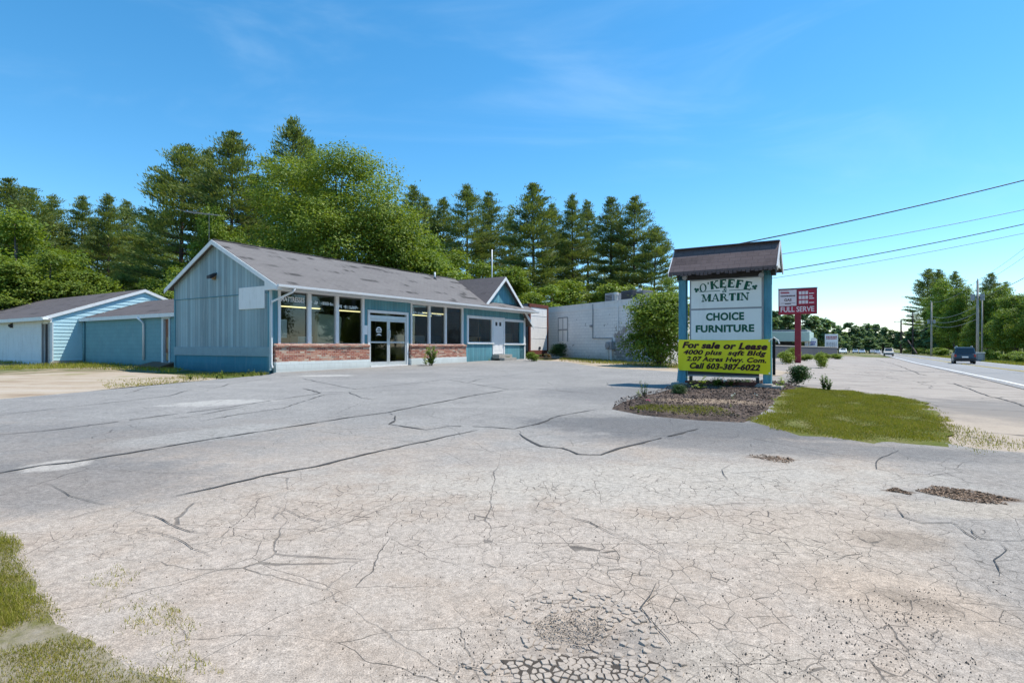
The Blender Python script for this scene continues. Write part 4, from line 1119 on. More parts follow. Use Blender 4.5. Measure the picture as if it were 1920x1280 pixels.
MB().box(-.05, -.0, wy0 - .55, wy0 - .12, .5, 2.6).build('open_door', M['clapwhite'], shed)
rs = MB(); e0 = -.4
zr = lambda x: PK + .06 - S2 * abs(x - HP)
rs.slab([(e0, -.10, zr(e0)), (HP, -.10, zr(HP)), (HP, 19.2, zr(HP)), (e0, 19.2, zr(e0))], .05); rs.slab([(HP, -.10, zr(HP)), (9.68, -.10, zr(9.68)), (9.68, 19.2, zr(9.68)), (HP, 19.2, zr(HP))], .05)
rs.build('roof', M['darkroof'], shed)
rb = MB()
for e in (e0, 9.68): rb.prism([(e, -.13, zr(e) - .02), (HP, -.13, zr(HP) - .02), (HP, -.13, zr(HP) - .20), (e, -.13, zr(e) - .20)], (0, .03, 0))
rb.box(e0 - .03, e0, -.10, 19.2, zr(e0) - .2, zr(e0) - .01)
rb.build('rake_board', M['trim'], shed)
MB().box(-.05, .02, -.07, .07, .3, 2.98).build('corner_board', M['trim'], shed)
MB().box(e0, 0, -.25, 19.1, 2.74, 2.77).build('soffit', M['trim'], shed)
yl_ = -(at_v(24, SV)[0] + 37.2); zl_ = zpx(610, at_v(24, SV)[1])
lo = MB().box(-.12, -.03, yl_ - .1, yl_ + .1, zl_ - .14, zl_ + .12).build('wall_lamp', M['iron'], shed, bevel=.02)
MB().ball((-.14, yl_, zl_ - .02), .09).build('lamp_globe', M['glassdark'], lo, smooth=True)

# ------------------------------------------------------------------ white block warehouse
A_, B_ = Vector((2.6, 43.4)), Vector((8.75, 32.55))
wl_ = (B_ - A_).length; wang = math.atan2(B_.y - A_.y, B_.x - A_.x)
ware = thing('warehouse', 'flat roofed white block warehouse with peeling paint behind the big shrub', 'building', (A_.x, A_.y, 0), wang)
zg = .3
SK = -.62
skew = lambda a, b: [(a, .2), (a + 13.8 * SK, 14), (b + 13.8 * SK, 14), (b, .2)]
wm = MB(); wm.box(0, wl_, 0, .2, zg, 4.2)
wm.prism([(x, y, zg) for x, y in skew(0, wl_)], (0, 0, 3.7))
wm.build('wall', M['warehouse'], ware)
MB().slab([(x, y, 4.05) for x, y in skew(.02, wl_ - .02)][::-1], .045).build('roof', M['grey'], ware)
cp = MB(); cp.box(-.06, wl_ + .06, -.07, .28, 4.2, 4.27); cp.box(-.02, wl_ + .02, -.035, -.002, 3.85, 4.2); cp.build('parapet_cap', M['whitecap'], ware)
def on_wall(px):
    d = B_ - A_; k = ((px - 960) / FPX * A_.y - A_.x) / (d.x - (px - 960) / FPX * d.y); return k * wl_, A_.y + d.y * k
xa, Ya_ = on_wall(1048); xb, Yb_ = on_wall(1064.5); zb, zt2 = zpx(640, Ya_), zpx(597, Ya_)
bw_ = MB(); bw_.box(xa, xb, -.03, -.001, zb, zt2); bo = bw_.build('blocked_window', M['whitecap'], ware)
fr = MB(); xm2 = (xa + xb) / 2; zm2 = zb + (zt2 - zb) * .5
for q0, q1, q2, q3 in ((xa - .07, xa, zb, zt2 + .07), (xb, xb + .05, zb, zt2 + .07), (xa, xb, zt2, zt2 + .07), (xa, xb, zm2 - .05, zm2 + .05), (xm2 - .03, xm2 + .03, zb, zm2 - .051), (xm2 - .03, xm2 + .03, zm2 + .051, zt2)): fr.box(q0, q1, -.05, -.031, q2, q3)
fr.build('window_frame', M['grey'], bo)
xc, Yc = on_wall(1112.5); xd_, Yd = on_wall(1149)
MB().tube([(xc, -.05, 4.18), (xc, -.05, zpx(634, Yc)), (xd_, -.05, zpx(634, Yd)), (xd_, -.05, zpx(650, Yd))], .035, 6).build('conduit', M['grey'], ware)
xe, Ye = on_wall(1160)
MB().tube([(xe, -.05, 4.15), (xe, -.05, zpx(620, Ye))], .04, 6).build('downspout', M['whitecap'], ware)
MB().box(xc - .28, xc - .06, -.12, -.001, zpx(613, Yc), zpx(609, Yc)).build('junction_box', M['grey'], ware)
mt_ = MB(); zz0 = zpx(655, Yd); mt_.box(xd_ - .3, xd_ + .3, -.38, -.02, zz0, zz0 + .5); mt_.wheel((xd_ - .05, -.42, zz0 + .25), (0, 1, 0), .2, .1, 14)
mm = mt_.build('gas_meter', M['grey'], ware, bevel=.02)
MB().tube([(xd_ - .25, -.2, zz0 + .05), (xd_ - .25, -.2, zg + .1)], .04, 6).tube([(xd_ + .12, -.25, zz0 + .05), (xd_ + .12, -.25, zg + .1)], .07, 6).build('riser_pipe', M['whitecap'], mm)
# roof plant
def roof_unit(name, lab, px, py0, py1, wid, dep, yb__, mat, cat):
    xr = (px - 960) / FPX; x_, Y_ = on_wall(px)
    Yq = Y_ + yb__ * .85; p = Vector((xr * Yq, Yq)) ; z1 = zpx(py0, Yq)
    t = thing(name, lab, cat, (p.x, p.y, 4.05), wang); h = z1 - 4.05
    b = MB(); b.box(-wid / 2, wid / 2, -dep / 2, dep / 2, .12, h); b.box(-wid / 2 + .05, wid / 2 - .05, -dep / 2 + .05, dep / 2 - .05, 0, .12); b.build('housing', mat, t, bevel=.02)
    g = MB()
    for i in range(6): g.box(-wid * .42, wid * .42, -dep / 2 - .012, -dep / 2 - .002, .2 + (h - .3) * i / 6, .2 + (h - .3) * (i + .5) / 6)
    g.build('grille', M['iron'], t); return t
roof_unit('air_conditioner', 'small grey air conditioner on the warehouse roof, left of the dark one', 1150, 550, 575, .8, .8, 2.0, M['grey'], 'air conditioner')
roof_unit('air_conditioner', 'large dark air conditioner on the warehouse roof by the pale vent pipe', 1186, 545, 562, 1.1, 1.0, 2.0, M['darkwall'], 'air conditioner')
roof_unit('air_conditioner', 'dark air conditioner on the warehouse roof nearest the shrub', 1208, 545, 562, .7, .8, 2.2, M['utility'], 'air conditioner')
for px_, py_, lab in ((1199, 541, 'pale vent pipe standing between the dark units on the warehouse roof'), (1155, 548, 'short white vent stack beside the small grey unit on the warehouse roof')):
    x_, Y_ = on_wall(px_); Yq = Y_ + 1.5; p = Vector(((px_ - 960) / FPX * Yq, Yq)); h = zpx(py_, Yq) - 4.05
    v = MB(); v.tube([(0, 0, 0), (0, 0, h * .78), (0, 0, h * .8), (0, 0, h)], [.11, .11, .18, .16], 10); vo = v.build('vent_stack', M['yellowpipe'], None, smooth=False); vo.location = (p.x, p.y, 4.05); tag(vo, lab, 'vent')

# ------------------------------------------------------------------ box trailer
TU, TV = -19.8, 33.75
tr = thing('box_trailer', 'old box trailer with a rust stained white rear door beside the blue shop', 'trailer', W(TU, TV, 0), RZ)
tz0, tz1, tw = .98, 4.28, at_u(1027, TU)[0] - TV
b = MB(); b.box(0, tw, .05, 8.5, tz0, tz1); b.build('body', M['trailergrey'], tr)
fr = MB()
for q in ((-.03, .16, -.05, .08, tz0 - .05, tz1 + .03), (tw - .16, tw + .03, -.05, .08, tz0 - .05, tz1 + .03), (.16, tw - .16, -.05, .08, tz1 - .22, tz1 + .03), (.16, tw - .16, -.05, .08, tz0 - .25, tz0 + .05)): fr.box(*q)
fr.build('rear_frame', M['rust'], tr, bevel=.01)
rd_ = MB(); rd_.box(.16, tw - .16, -.02, .049, tz0 + .05, tz1 - .22)
for zq in (.9, 1.7, 2.5): rd_.box(.17, tw - .17, -.035, -.021, tz0 + zq, tz0 + zq + .02)
rdo = rd_.build('rear_door', M['trailerwhite'], tr)
MB().box(tw / 2 - .05, tw / 2 + .2, -.07, -.03, tz0 + .12, tz0 + .3).build('latch', M['iron'], rdo)
for y in (1.6, 2.8):
    for x in (.25, tw - .25):
        wz_ = ground(TU - y, TV + x)
        wq = MB().wheel((x, y, wz_ + .48), (1, 0, 0), .48, .3).build('wheel', M['black'], tr, smooth=False)
ub = MB(); ub.box(.1, tw - .1, .1, .25, tz0 - .55, tz0 - .38); ub.box(.4, .5, .1, .2, tz0 - .38, tz0); ub.box(tw - .5, tw - .4, .1, .2, tz0 - .38, tz0); ub.build('bumper', M['rust'], tr)
for x in (.3, tw - .45): MB().box(x, x + .15, 7.6, 7.75, .45, tz0).build('landing_leg', M['iron'], tr)
# planks and scrap by the trailer
for i, (px_, Yq, l, ang, lab) in enumerate(((1012, 38.2, 1.7, .3, 'weathered plank lying flat under the rusty trailer door'), (1028, 38.8, 1.4, 1.4, 'broken board propped across the scrap by the trailer'), (1038, 39.5, 1.2, .1, 'pale short board at the right end of the scrap wood by the trailer'))):
    p = spot(px_, Yq); o = MB().box(-l / 2, l / 2, -.12, .12, 0, .05).box(-l / 2 + .1, l / 2 - .3, -.02, .2, .052, .09).build('plank', M['lamptan' if i != 2 else 'concrete'], None); o.location = p + Vector((0, 0, .03 + .16 * (i == 1))); o.rotation_euler = (0, .12 * (i == 1), ang); tag(o, lab, 'plank', 'scrap wood by the trailer')

# ------------------------------------------------------------------ far roadside buildings
p = spot(1312, 47)
barn = thing('barn', 'dark red barn glimpsed between the shop sign panel and its left post', 'building', p, R(-32.15))
bz = zpx(557, 47) - p.z
b = MB(); b.prism([(-2.6, 0, -.3), (2.6, 0, -.3), (2.6, 0, bz * .62), (0, 0, bz - .1), (-2.6, 0, bz * .62)], (0, 8, 0)); b.build('wall', M['barn'], barn)
b = MB(); b.slab([(-2.9, -.4, bz * .60), (0, -.4, bz), (0, 8.3, bz), (-2.9, 8.3, bz * .60)][::-1], .1); b.slab([(0, -.4, bz), (2.9, -.4, bz * .60), (2.9, 8.3, bz * .6), (0, 8.3, bz)][::-1], .1); b.build('roof', M['barnroof'], barn)
b = MB(); b.box(-.8, .8, -.04, -.002, 0, 2.2); b.build('door', M['pinkwhite'], barn)

Yc = 66
p0 = spot(1470, Yc); cn = thing('fuel_canopy', 'low canopy with a pale green fascia left of the red price sign', 'canopy', p0, R(-32.15))
cw = 82 * Yc / FPX
zt_c, zb_c = zpx(622, Yc) - p0.z, zpx(640, Yc) - p0.z
MB().box(-cw * .55, cw * .52, 0, 6, zb_c, zt_c).build('fascia', M['canopygreen'], cn, bevel=.05)
MB().box(-cw * .5, cw * .47, .2, 5.8, zt_c + .002, zt_c + .25).build('roof', M['grey'], cn)
for x in (-cw * .42, cw * .44):
    for y in (.8, 5): MB().box(x - .15, x + .15, y - .15, y + .15, 0, zb_c).build('post', M['trim'], cn)
MB().box(-cw * .4, cw * .3, 2.2, 3.6, 0, 1.5).box(-cw * .2, cw * .1, 2.4, 3.4, 1.5, 2.1).build('pump_island', M['darkwall'], cn)
# dark block wall and two roadside signs
wa, wb_ = spot(1444, 52), spot(1570, 74)
dwl = thing('block_wall', 'long low dark grey block wall behind the red price sign', 'wall', (0, 0, 0))
dv = Vector((wb_.x - wa.x, wb_.y - wa.y, 0)); L_ = dv.length; dwl.location = wa; dwl.rotation_euler = (0, 0, math.atan2(dv.y, dv.x))
h0 = zpx(648.5, 52) - wa.z; h1 = zpx(652, 74) - wa.z; g1 = wb_.z - wa.z
MB().prism([(0, 0, -.3), (L_, 0, g1 - .3), (L_, 0, h1), (0, 0, h0)], (0, .3, 0)).build('wall', M['darkwall'], dwl)
MB().prism([(0, -.05, h0 + .002), (L_, -.05, h1 + .002), (L_, -.05, h1 + .1), (0, -.05, h0 + .1)], (0, .4, 0)).build('coping', M['concrete'], dwl)
def board_sign(px, Y, py0, py1, w, lab, arch=False):
    p = spot(px, Y); t = thing('roadside_sign', lab, 'sign', p, R(-32.15) * .8); z0_, z1_ = zpx(py1, Y) - p.z, zpx(py0, Y) - p.z; h = z1_ - z0_
    pts = [(-w / 2, 0, z0_), (w / 2, 0, z0_), (w / 2, 0, z1_ - (h * .15 if arch else 0)), (w * .25, 0, z1_), (-w * .25, 0, z1_), (-w / 2, 0, z1_ - (h * .15 if arch else 0))]
    MB().prism(pts, (0, .18, 0)).build('board', M['whitesign'], t)
    for s in (-.4, .3): MB().box(w * s, w * (s + .1), .03, .15, 0, z0_).build('post', M['trim'], t)
    return t, z0_, z1_
t, a, b_ = board_sign(1559, 76, 626, 653, 1.55, 'tall white roadside board with red writing at the end of the grey wall')
m = MB()
for zz, hh in ((b_ - .38, .16), (b_ - .62, .16)):
    x = -.62
    while x < .6: w = QR.uniform(.08, .2); m.box(x, x + w, -.02, -.002, zz - hh / 2, zz + hh / 2); x += w + .05
m.build('faded_lettering', M['redsign'], t)
m = MB()
for k in range(4):
    x = -.6
    while x < .55: w = QR.uniform(.08, .22); m.box(x, x + w, -.02, -.002, a + .2 + k * .18, a + .28 + k * .18); x += w + .06
m.build('faded_lettering', M['wiregrey'], t)
t, a, b_ = board_sign(1524.5, 66, 633, 650, .85, 'small white arched sign with blue writing above the grey wall', True)
m = MB()
for k in range(2):
    x = -.26
    while x < .22: w = QR.uniform(.06, .12); m.box(x, x + w, -.02, -.002, a + .22 + k * .25, a + .4 + k * .25); x += w + .03
m.build('faded_lettering', M['blue'], t)
# ------------------------------------------------------------------ the shop sign on its two posts
GV = 16.8
sx = lambda px: at_v(px, GV)[0]                   # u on the sign plane
sz = lambda px, py: zpx(py, at_v(px, GV)[1])
uc = sx(1362); sg0 = ground(uc, GV)
sign = thing('shop_sign', 'two post roadside sign with a shingled roof, pale green lettered panels and teal posts', 'sign', W(uc, GV, 0), R(-32.15))
L = lambda px: sx(px) - uc                        # local X to the right (towards the road); local -Y faces the camera
pl_, pr_ = (L(1274), L(1288)), (L(1431.5), L(1447))
for a, b in (pl_, pr_): MB().box(a, b, -.10, .10, sg0 - .1, 3.62).build('post', M['tealpost'], sign, bevel=.012)
ra, rb_, re0, re1, rzz = L(1265), L(1462.5), .62, 3.47, 4.20
m = MB(); m.slab([(ra, -re0, re1), (rb_, -re0, re1), (rb_, 0, rzz), (ra, 0, rzz)], .06); m.slab([(ra, 0, rzz), (rb_, 0, rzz), (rb_, re0, re1), (ra, re0, re1)], .06)
m.bar((ra, 0, rzz + .005), (rb_, 0, rzz + .005), .22, .03)
roof = m.build('roof', M['signroof'], sign)
m = MB()
for e, d in ((ra + .03, .02), (rb_ - .05, .02)):
    m.prism([(e, -re0 + .12, re1 + .02), (e, re0 - .12, re1 + .02), (e, 0, rzz - .13)], (d, 0, 0))
m.build('gable_end', M['trim'], sign)
m = MB()
for e in (ra - .02, rb_ - .01):
    for s in (-1, 1): m.prism([(e, s * (re0 + .02), re1 - .02), (e, 0, rzz), (e, 0, rzz - .12), (e, s * (re0 - .06), re1 - .12)], (.03, 0, 0))
m.build('rake_board', M['trim'], sign)
MB().box(ra + .1, rb_ - .1, -re0 + .1, re0 - .1, re1 - .06, re1 - .03).box(ra + .1, rb_ - .1, -.10, .10, re1 - .19, re1 - .062).build('soffit', M['iron'], sign)
m = MB()
for i in range(26):                                # ragged drip edge
    x = ra + (rb_ - ra) * (i + .5) / 26; h = .03 + .05 * QR.random(); m.box(x - .045, x + .045, -re0 + .0, -re0 + .02, re1 - .06 - h, re1 - .055)
m.build('drip_edge', M['signroof'], sign)
# light box, upper and lower faces
qa, qb = L(1298.5), L(1429.5); zt_, zm_, zb_ = sz(1362, 509), sz(1362, 579), sz(1362, 638)
cab = MB().box(qa - .05, qb + .05, -.14, .14, zb_ - .05, re1 - .2).build('cabinet', M['grey'], sign, bevel=.01)
fu = MB().box(qa, qb, -.155, -.142, zm_ + .025, re1 - .24).build('upper_panel', M['panel'], sign)
fd = MB().box(qa, qb, -.155, -.142, zb_, zm_ - .025).build('lower_panel', M['panel'], sign)
for s in (0,): MB().box(qa, qb, .142, .155, zb_, re1 - .24).build('back_panel', M['panel'], sign)
YF = -.157
def flatpoly(mb, polys, ox, oz, s, rot=0.0, sh=0.0, sx_=None, y=YF):
    c, n_ = math.cos(rot), math.sin(rot); sx_ = sx_ or s
    for p in polys:
        P = []
        for v in p:
            a, b = v.x * sx_ + v.y * s * sh, v.y * s
            P.append((ox + a * c - b * n_, y, oz + a * n_ + b * c))
        mb.prism(P, (0, -.003, 0))
up = MB()
mx = (L(1318) + L(1407)) / 2
# arched word
word = "O'KEEFE"; adv = [slab_glyph(c)[1] for c in word]; tot = sum(adv); span = L(1410.5) - L(1315.5); hO = .235; sW = span / tot
zc = sz(1362, 541.5); sag = sz(1362, 534) - sz(1320, 543)
x = -span / 2
Rr = (span / 2) ** 2 / (2 * .125)
for c, a in zip(word, adv):
    xm = x + a * sW / 2; ang = -xm / Rr; zz = -(xm ** 2) / (2 * Rr)
    g = [[Vector((v.x - a / 2, v.y, 0)) for v in p] for p in slab_glyph(c)[0]]
    flatpoly(up, g, mx + xm, zc + zz + .02, hO, ang * .8, .10 if c == 'O' else .04, sW); x += a * sW
word = 'MARTIN'; adv = [slab_glyph(c)[1] for c in word]; tot = sum(adv); span = L(1406) - L(1317); sW = span / tot; x = mx - span / 2; zc2 = sz(1362, 565)
for c, a in zip(word, adv):
    flatpoly(up, slab_glyph(c)[0], x, zc2 + (x - mx) * -.0, .215, 0, .03, sW); x += a * sW
for px_, py_, rt in ((1308.5, 545), (1417.5, 540)) and ((1308.5, 544.5, .9), (1417, 539, -.9)): flatpoly(up, shamrock(), L(px_), sz(px_, py_), .13, rt)
lay_text(up, text_mesh('&', .13, .15, 0, .3, .003), (L(1361), YF, sz(1361, 549)), (1, 0, 0), (0, 0, 1), (0, -1, 0))
zr_ = sz(1362, 545.5)
for a, b in ((1314, 1352), (1369, 1414)): up.box(L(a), L(b), YF - .003, YF, zr_ - .008, zr_ + .008)
up.build('lettering', M['green'], fu)
lw = MB()
for s_, a, b, py, h in (('CHOICE', 1326, 1397, 600, .205), ('FURNITURE', 1307, 1416, 622, .195)):
    lay_text(lw, text_mesh(s_, L(b) - L(a), h, .045, 0, .003, 1.06), ((L(a) + L(b)) / 2, YF, sz(1362, py)), (1, 0, 0), (0, 0, 1), (0, -1, 0))
lw.build('lettering', M['green'], fd)
m = MB(); rngq = random.Random(3)
for k in range(30):
    x = qa + (qb - qa) * k / 29; m.box(x - .018, x + .018, -.158, -.141, zb_ - .055, zb_ - .012 - .012 * rngq.random())
m.build('sill_strip', M['grey'], sign)
# backing board on thin legs under the banner
bz0, bz1 = sz(1362, 703), sz(1362, 639)
MB().box(L(1290), L(1423), -.06, .06, bz0, bz1 - .06).build('backing_board', M['darkwall'], sign)
MB().box(L(1290), L(1423), -.07, .07, bz0 - .05, bz0 - .002).build('board_rail', M['grey'], sign)
for px_ in (1295.5, 1420.5): MB().box(L(px_) - .04, L(px_) + .04, -.04, .04, sg0 - .1, bz0 - .052).build('leg', M['iron'], sign)
# flood lamps under the eaves
for px_, py_ in ((1290, 521), (1431, 516)):
    lx, lz = L(px_), sz(px_, py_)
    f = MB(); f.ball((lx, -.28, lz), .06); f.bar((lx, -.2, lz + .02), (lx, -.05, lz + .16), .03, .03); fo = f.build('flood_lamp', M['trim'], sign, smooth=False)
    MB().wheel((lx, -.35, lz - .03), (0, 1, .3), .07, .06, 12).build('lens', M['grey'], fo)
# stone pads
for px_, w in ((1281, .5), (1444, .66)):
    x = L(px_); m = MB(); m.box(x - w / 2, x + w / 2, -.42, .22, sg0 - .1, sg0 + .09)
    if w > .6: m.box(x - w / 2 + .03, x + .1, -.41, -.1, sg0 + .092, sg0 + .13)
    m.build('stone_pad', M['concrete'], sign, bevel=.025)
MB().bar((L(1290), -.30, sg0 + .09), (L(1424), -.34, sg0 + .10), .06, .14).build('edging_board', M['rust'], sign)

# yellow banner tied across the posts
ban = thing('sale_banner', 'yellow vinyl banner with dark writing tied across the posts of the shop sign', 'banner', W(uc, GV, 0), R(-32.15))
ba, bb = L(1275), L(1446.5); tl, trr, bl_, brr = sz(1275, 636.5), sz(1446.5, 636), sz(1275, 693.5), sz(1446.5, 701.5)
NX, NZ = 60, 12
m = MB()
def bpt(s, t):
    x = ba + (bb - ba) * s; z = (bl_ * (1 - s) + brr * s) * (1 - t) + (tl * (1 - s) + trr * s) * t
    y = -.20 + .022 * math.sin(s * 9.0 + t * 2) + .012 * math.sin(s * 23 + 3 * t) * (1 - t * .6) + .008 * math.sin(s * 41 - 5 * t) - .014 * math.sin(t * 3.1)
    z -= .02 * math.sin(s * math.pi) * t
    return (x, y, z)
for j in range(NZ + 1):
    for i in range(NX + 1): m.v.append(bpt(i / NX, j / NZ))
for j in range(NZ):
    for i in range(NX): a = j * (NX + 1) + i; m.f.append((a, a + 1, a + NX + 2, a + NX + 1))
cloth = m.build('cloth', M['yellow'], ban, smooth=True)
m = MB()
LT = [("For sale or Lease", 1282.5, 1441.5, 651.5, 655.5, .175, .05), ("4000 plus  sqft Bldg", 1284.5, 1439.5, 663.5, 666.5, .13, .042), ("2.07 Acres Hwy. Com.", 1290, 1439, 675.5, 679.5, .13, .042), ("Call 603-387-6022", 1296.5, 1427.5, 689.3, 694, .16, .048)]
for s_, a, b, pya, pyb, h, bold in LT:
    v, f = text_mesh(s_, L(b) - L(a), h, bold, .28, .0015, 1.06)
    za, zb2 = sz(a, pya), sz(b, pyb); xc_ = (L(a) + L(b)) / 2; i0 = len(m.v)
    for X, Z, D in v:
        x = xc_ + X; s = (x - ba) / (bb - ba); tt = (x - L(a)) / (L(b) - L(a)); z = za + (zb2 - za) * tt + Z
        t0 = (z - (bl_ * (1 - s) + brr * s)) / ((tl * (1 - s) + trr * s) - (bl_ * (1 - s) + brr * s))
        y = bpt(s, t0)[1] - .006 - D; m.v.append((x, y, z))
    m.f += [tuple(i0 + k for k in p) for p in f]
m.build('lettering', M['maroon'], cloth)
for px_, py_ in ((1276, 639), (1445, 639), (1276, 692), (1445, 699)):
    x, z = L(px_), sz(px_, py_); MB().wheel((x, -.235, z), (0, 1, 0), .025, .012, 10).build('eyelet', M['alum'], ban)
MB().tube([(bb - .02, -.2, trr - .03), (bb + .09, -.25, trr + .05), (bb + .19, -.2, trr - .03), (bb + .22, -.2, trr - .12)], .018, 6).build('tie_cord', M['whitesign'], ban)
# board hanging at the left post, dark slat at the right
hb = MB().prism([(0, 0, 0), (.12, 0, .0), (.17, 0, 1.1), (.12, 0, 1.1)], (0, .06, 0)).build('hanging_slat', M['tealpost'], None)
hb.location = W(uc + L(1262.5), GV + .35, sz(1262, 718)); hb.rotation_euler = (0, 0, R(-32.15)); tag(hb, 'faded teal slat leaning behind the left post of the shop sign', 'slat')
hk = MB().ball((0, 0, 0), .06, 1.2).build('rope_knot', M['orange'], None, smooth=True); hk.location = W(uc + L(1269), GV + .3, sz(1269, 672)); tag(hk, 'small orange knot on the left post of the shop sign', 'knot')
rs2 = MB().box(0, .07, 0, .08, 0, 1.05).build('hanging_slat', M['black'], None, bevel=.01); rs2.location = W(uc + L(1446), GV + .25, sz(1448, 704)); rs2.rotation_euler = (0, 0, R(-32.15)); tag(rs2, 'narrow black slat behind the right post of the shop sign', 'slat')

# ------------------------------------------------------------------ red fuel price sign
PV = 43.6
pxu = lambda px: at_v(px, PV)[0]; pxz = lambda px, py: zpx(py, at_v(px, PV)[1])
uc2 = pxu(1496); zg2 = ground(uc2, PV)
ps = thing('price_sign', 'red fuel price sign on one dark red post reading full serve', 'sign', W(uc2, PV, 0), R(-32.15))
L2 = lambda px: pxu(px) - uc2
wz = L2(1502) - L2(1490.5)
MB().box(-wz / 2, wz / 2, -.12, .12, zg2 - .1, pxz(1496, 588)).build('post', M['redpost'], ps, bevel=.01)
xa, xb = L2(1460), L2(1532); zb1, zt1, zmid = pxz(1496, 589), pxz(1496, 541.5), pxz(1496, 574)
MB().box(xa, xb, -.2, .2, zb1, zt1).build('cabinet', M['redpost'], ps, bevel=.015)
xm = L2(1495.5)
lp_ = MB().box(xa + .07, xm - .05, -.225, -.203, zmid + .03, zt1 - .07).build('face_panel', M['pinkwhite'], ps)
pp = MB().box(xm + .05, xb - .06, -.225, -.203, zmid + .06, zt1 - .07).build('price_panel', M['redsign'], ps)
bp_ = MB().box(xa + .05, xb - .05, -.225, -.203, zb1 + .05, zmid - .02).build('base_panel', M['redsign'], ps)
m = MB(); lay_text(m, text_mesh('FULL SERVE', (xb - xa) * .87, .36, .02, 0, .003), ((xa + xb) / 2, -.228, zb1 + .17), (1, 0, 0), (0, 0, 1), (0, -1, 0)); m.build('lettering', M['pinkwhite'], bp_)
fx0, fx1 = xa + .15, xm - .12; fw = fx1 - fx0; fz0, fz1 = zmid + .03, zt1 - .07; fh = fz1 - fz0
m = MB(); m.box(fx0, fx0 + fw * .6, -.228, -.2255, fz0 + fh * .78, fz0 + fh * .86); m.box(fx0, fx0 + fw * .55, -.228, -.2255, fz0 + fh * .9, fz0 + fh * .93); m.build('stripe', M['redsign'], lp_)
m = MB(); lay_text(m, text_mesh('GAS', fw * .5, fh * .16, .03, 0, .002), (fx0 + fw / 2, -.228, fz0 + fh * .30), (1, 0, 0), (0, 0, 1), (0, -1, 0))
x = fx0
while x < fx1 - .04: w = QR.uniform(.05, .09); m.box(x, x + w, -.228, -.2255, fz0 + fh * .58, fz0 + fh * .67); x += w + .02
m.box(fx0, fx1, -.228, -.2255, fz0 + fh * .16, fz0 + fh * .18); m.box(fx0 + fw * .3, fx0 + fw * .7, -.228, -.2255, fz0 + fh * .11, fz0 + fh * .155)
m.build('lettering', M['maroon'], lp_)
px0, px1 = xm + .1, xb - .1; pw = px1 - px0; pz0, pz1 = zmid + .12, zt1 - .14; ph = (pz1 - pz0) / 3
m = MB()
for r in range(3):
    z = pz1 - ph * (r + .9)
    for c in range(3): m.box(px0 + pw * (.0 + .2 * c), px0 + pw * (.165 + .2 * c), -.232, -.2255, z, z + ph * .72)
    m.box(px0 + pw * .63, px0 + pw * .93, -.229, -.2255, z + ph * (.08 if r != 1 else .0), z + ph * (.3 if r != 1 else .25))
    if r == 1: m.box(px0 + pw * .63, px0 + pw * .85, -.229, -.2255, z + ph * .45, z + ph * .7)
m.build('price_tile', M['pinkwhite'], pp)
m = MB().box(xa - .03, xb + .03, -.22, .22, zt1 + .002, zt1 + .05).build('cap', M['grey'], ps)

# ------------------------------------------------------------------ poles and cables
def catenary(a, b, sag, n=26):
    a, b = Vector(a), Vector(b); return [a.lerp(b, i / n) - Vector((0, 0, sag * 4 * (i / n) * (1 - i / n))) for i in range(n + 1)]
def cable(a, b, sag, r, lab, group, mat='wire'):
    return tag(MB().tube(catenary(a, b, sag), r, 6).build('power_line', M[mat], None, smooth=True), lab, 'cable', group)
def utility_pole(u, v, ztop, r, lab, mat='pole', arm=None, cans=0, canside=1, zc=.62):
    g = ground(u, v); p = W(u, v, g); t = thing('utility_pole', lab, 'utility pole', p, RZ, 'utility poles along the road'); h = ztop - g
    MB().tube([(0, 0, -.3), (0, 0, h * .5), (0, 0, h)], [r * 1.15, r * .95, r * .75], 12).build('shaft', M[mat], t, smooth=True)
    if arm:
        MB().box(-.06, .06, -arm / 2, arm / 2, h - .75, h - .6).build('crossarm', M[mat], t)
        for k in (-.46, -.2, .2, .46): MB().tube([(0, arm * k, h - .6), (0, arm * k, h - .52), (0, arm * k, h - .42)], [.03, .06, .03], 8).build('insulator', M['grey'], t)
    else: MB().tube([(0, 0, h), (0, 0, h + .12), (0, 0, h + .28)], [.04, .07, .03], 8).build('insulator', M['grey'], t)
    for i in range(cans):
        s = 1 if i == 0 else -1
        c = MB().tube([(0, s * (r + .34), h * zc + 1.0), (0, s * (r + .34), h * zc + 1.9)], .26, 12).build('transformer', M['grey'], t, smooth=False)
        MB().bar((0, 0, h * zc + 1.5), (0, s * (r + .1), h * zc + 1.5), .06, .12).build('bracket', M['iron'], c)
    return h
def pole_at(px, py_top, U, *a, **k):
    v, Y = at_u(px, U); z = zpx(py_top, Y); utility_pole(U, v, z, *a, **k); return W(U, v, z)
PA = pole_at(1833, 526, 13.4, .17, 'tall pale utility pole with two transformers behind the dark car', cans=2, zc=.66)
PA2 = pole_at(1841.5, 562, 15.0, .11, 'shorter pale pole standing just right of the tall transformer pole', cans=0)
PB = pole_at(1746.5, 566, 13.4, .19, 'pale utility pole with transformers at the left edge of the roadside trees', cans=2, zc=.52)
PC = pole_at(1711.5, 586, 13.4, .24, 'dark utility pole with a crossarm, the nearer of the two dark ones', 'polebrown', arm=3.0)
PD = pole_at(1689.5, 600, 13.0, .34, 'dark utility pole with a wide crossarm and a leaning brace, farthest along the road', 'polebrown', arm=5)
br_v, br_Y = at_u(1712, 13.8)
g_ = W(13.6, br_v * .93, ground(13.6, br_v * .93))
PN = W(13.2, 47.0, 12.6); utility_pole(13.2, 47.0, 12.6, .2, 'near utility pole at the roadside beyond the right edge', arm=2.4)
# guy brace of the far pole
bo_ = MB().bar(PD + Vector((0, 0, -4.2)), W(13.3, at_u(1709, 13.3)[0] * .9, ground(13.3, 180) + .2), .3, .3).build('pole_brace', M['polebrown'], None); tag(bo_, 'dark leaning brace of the farthest utility pole', 'pole brace')
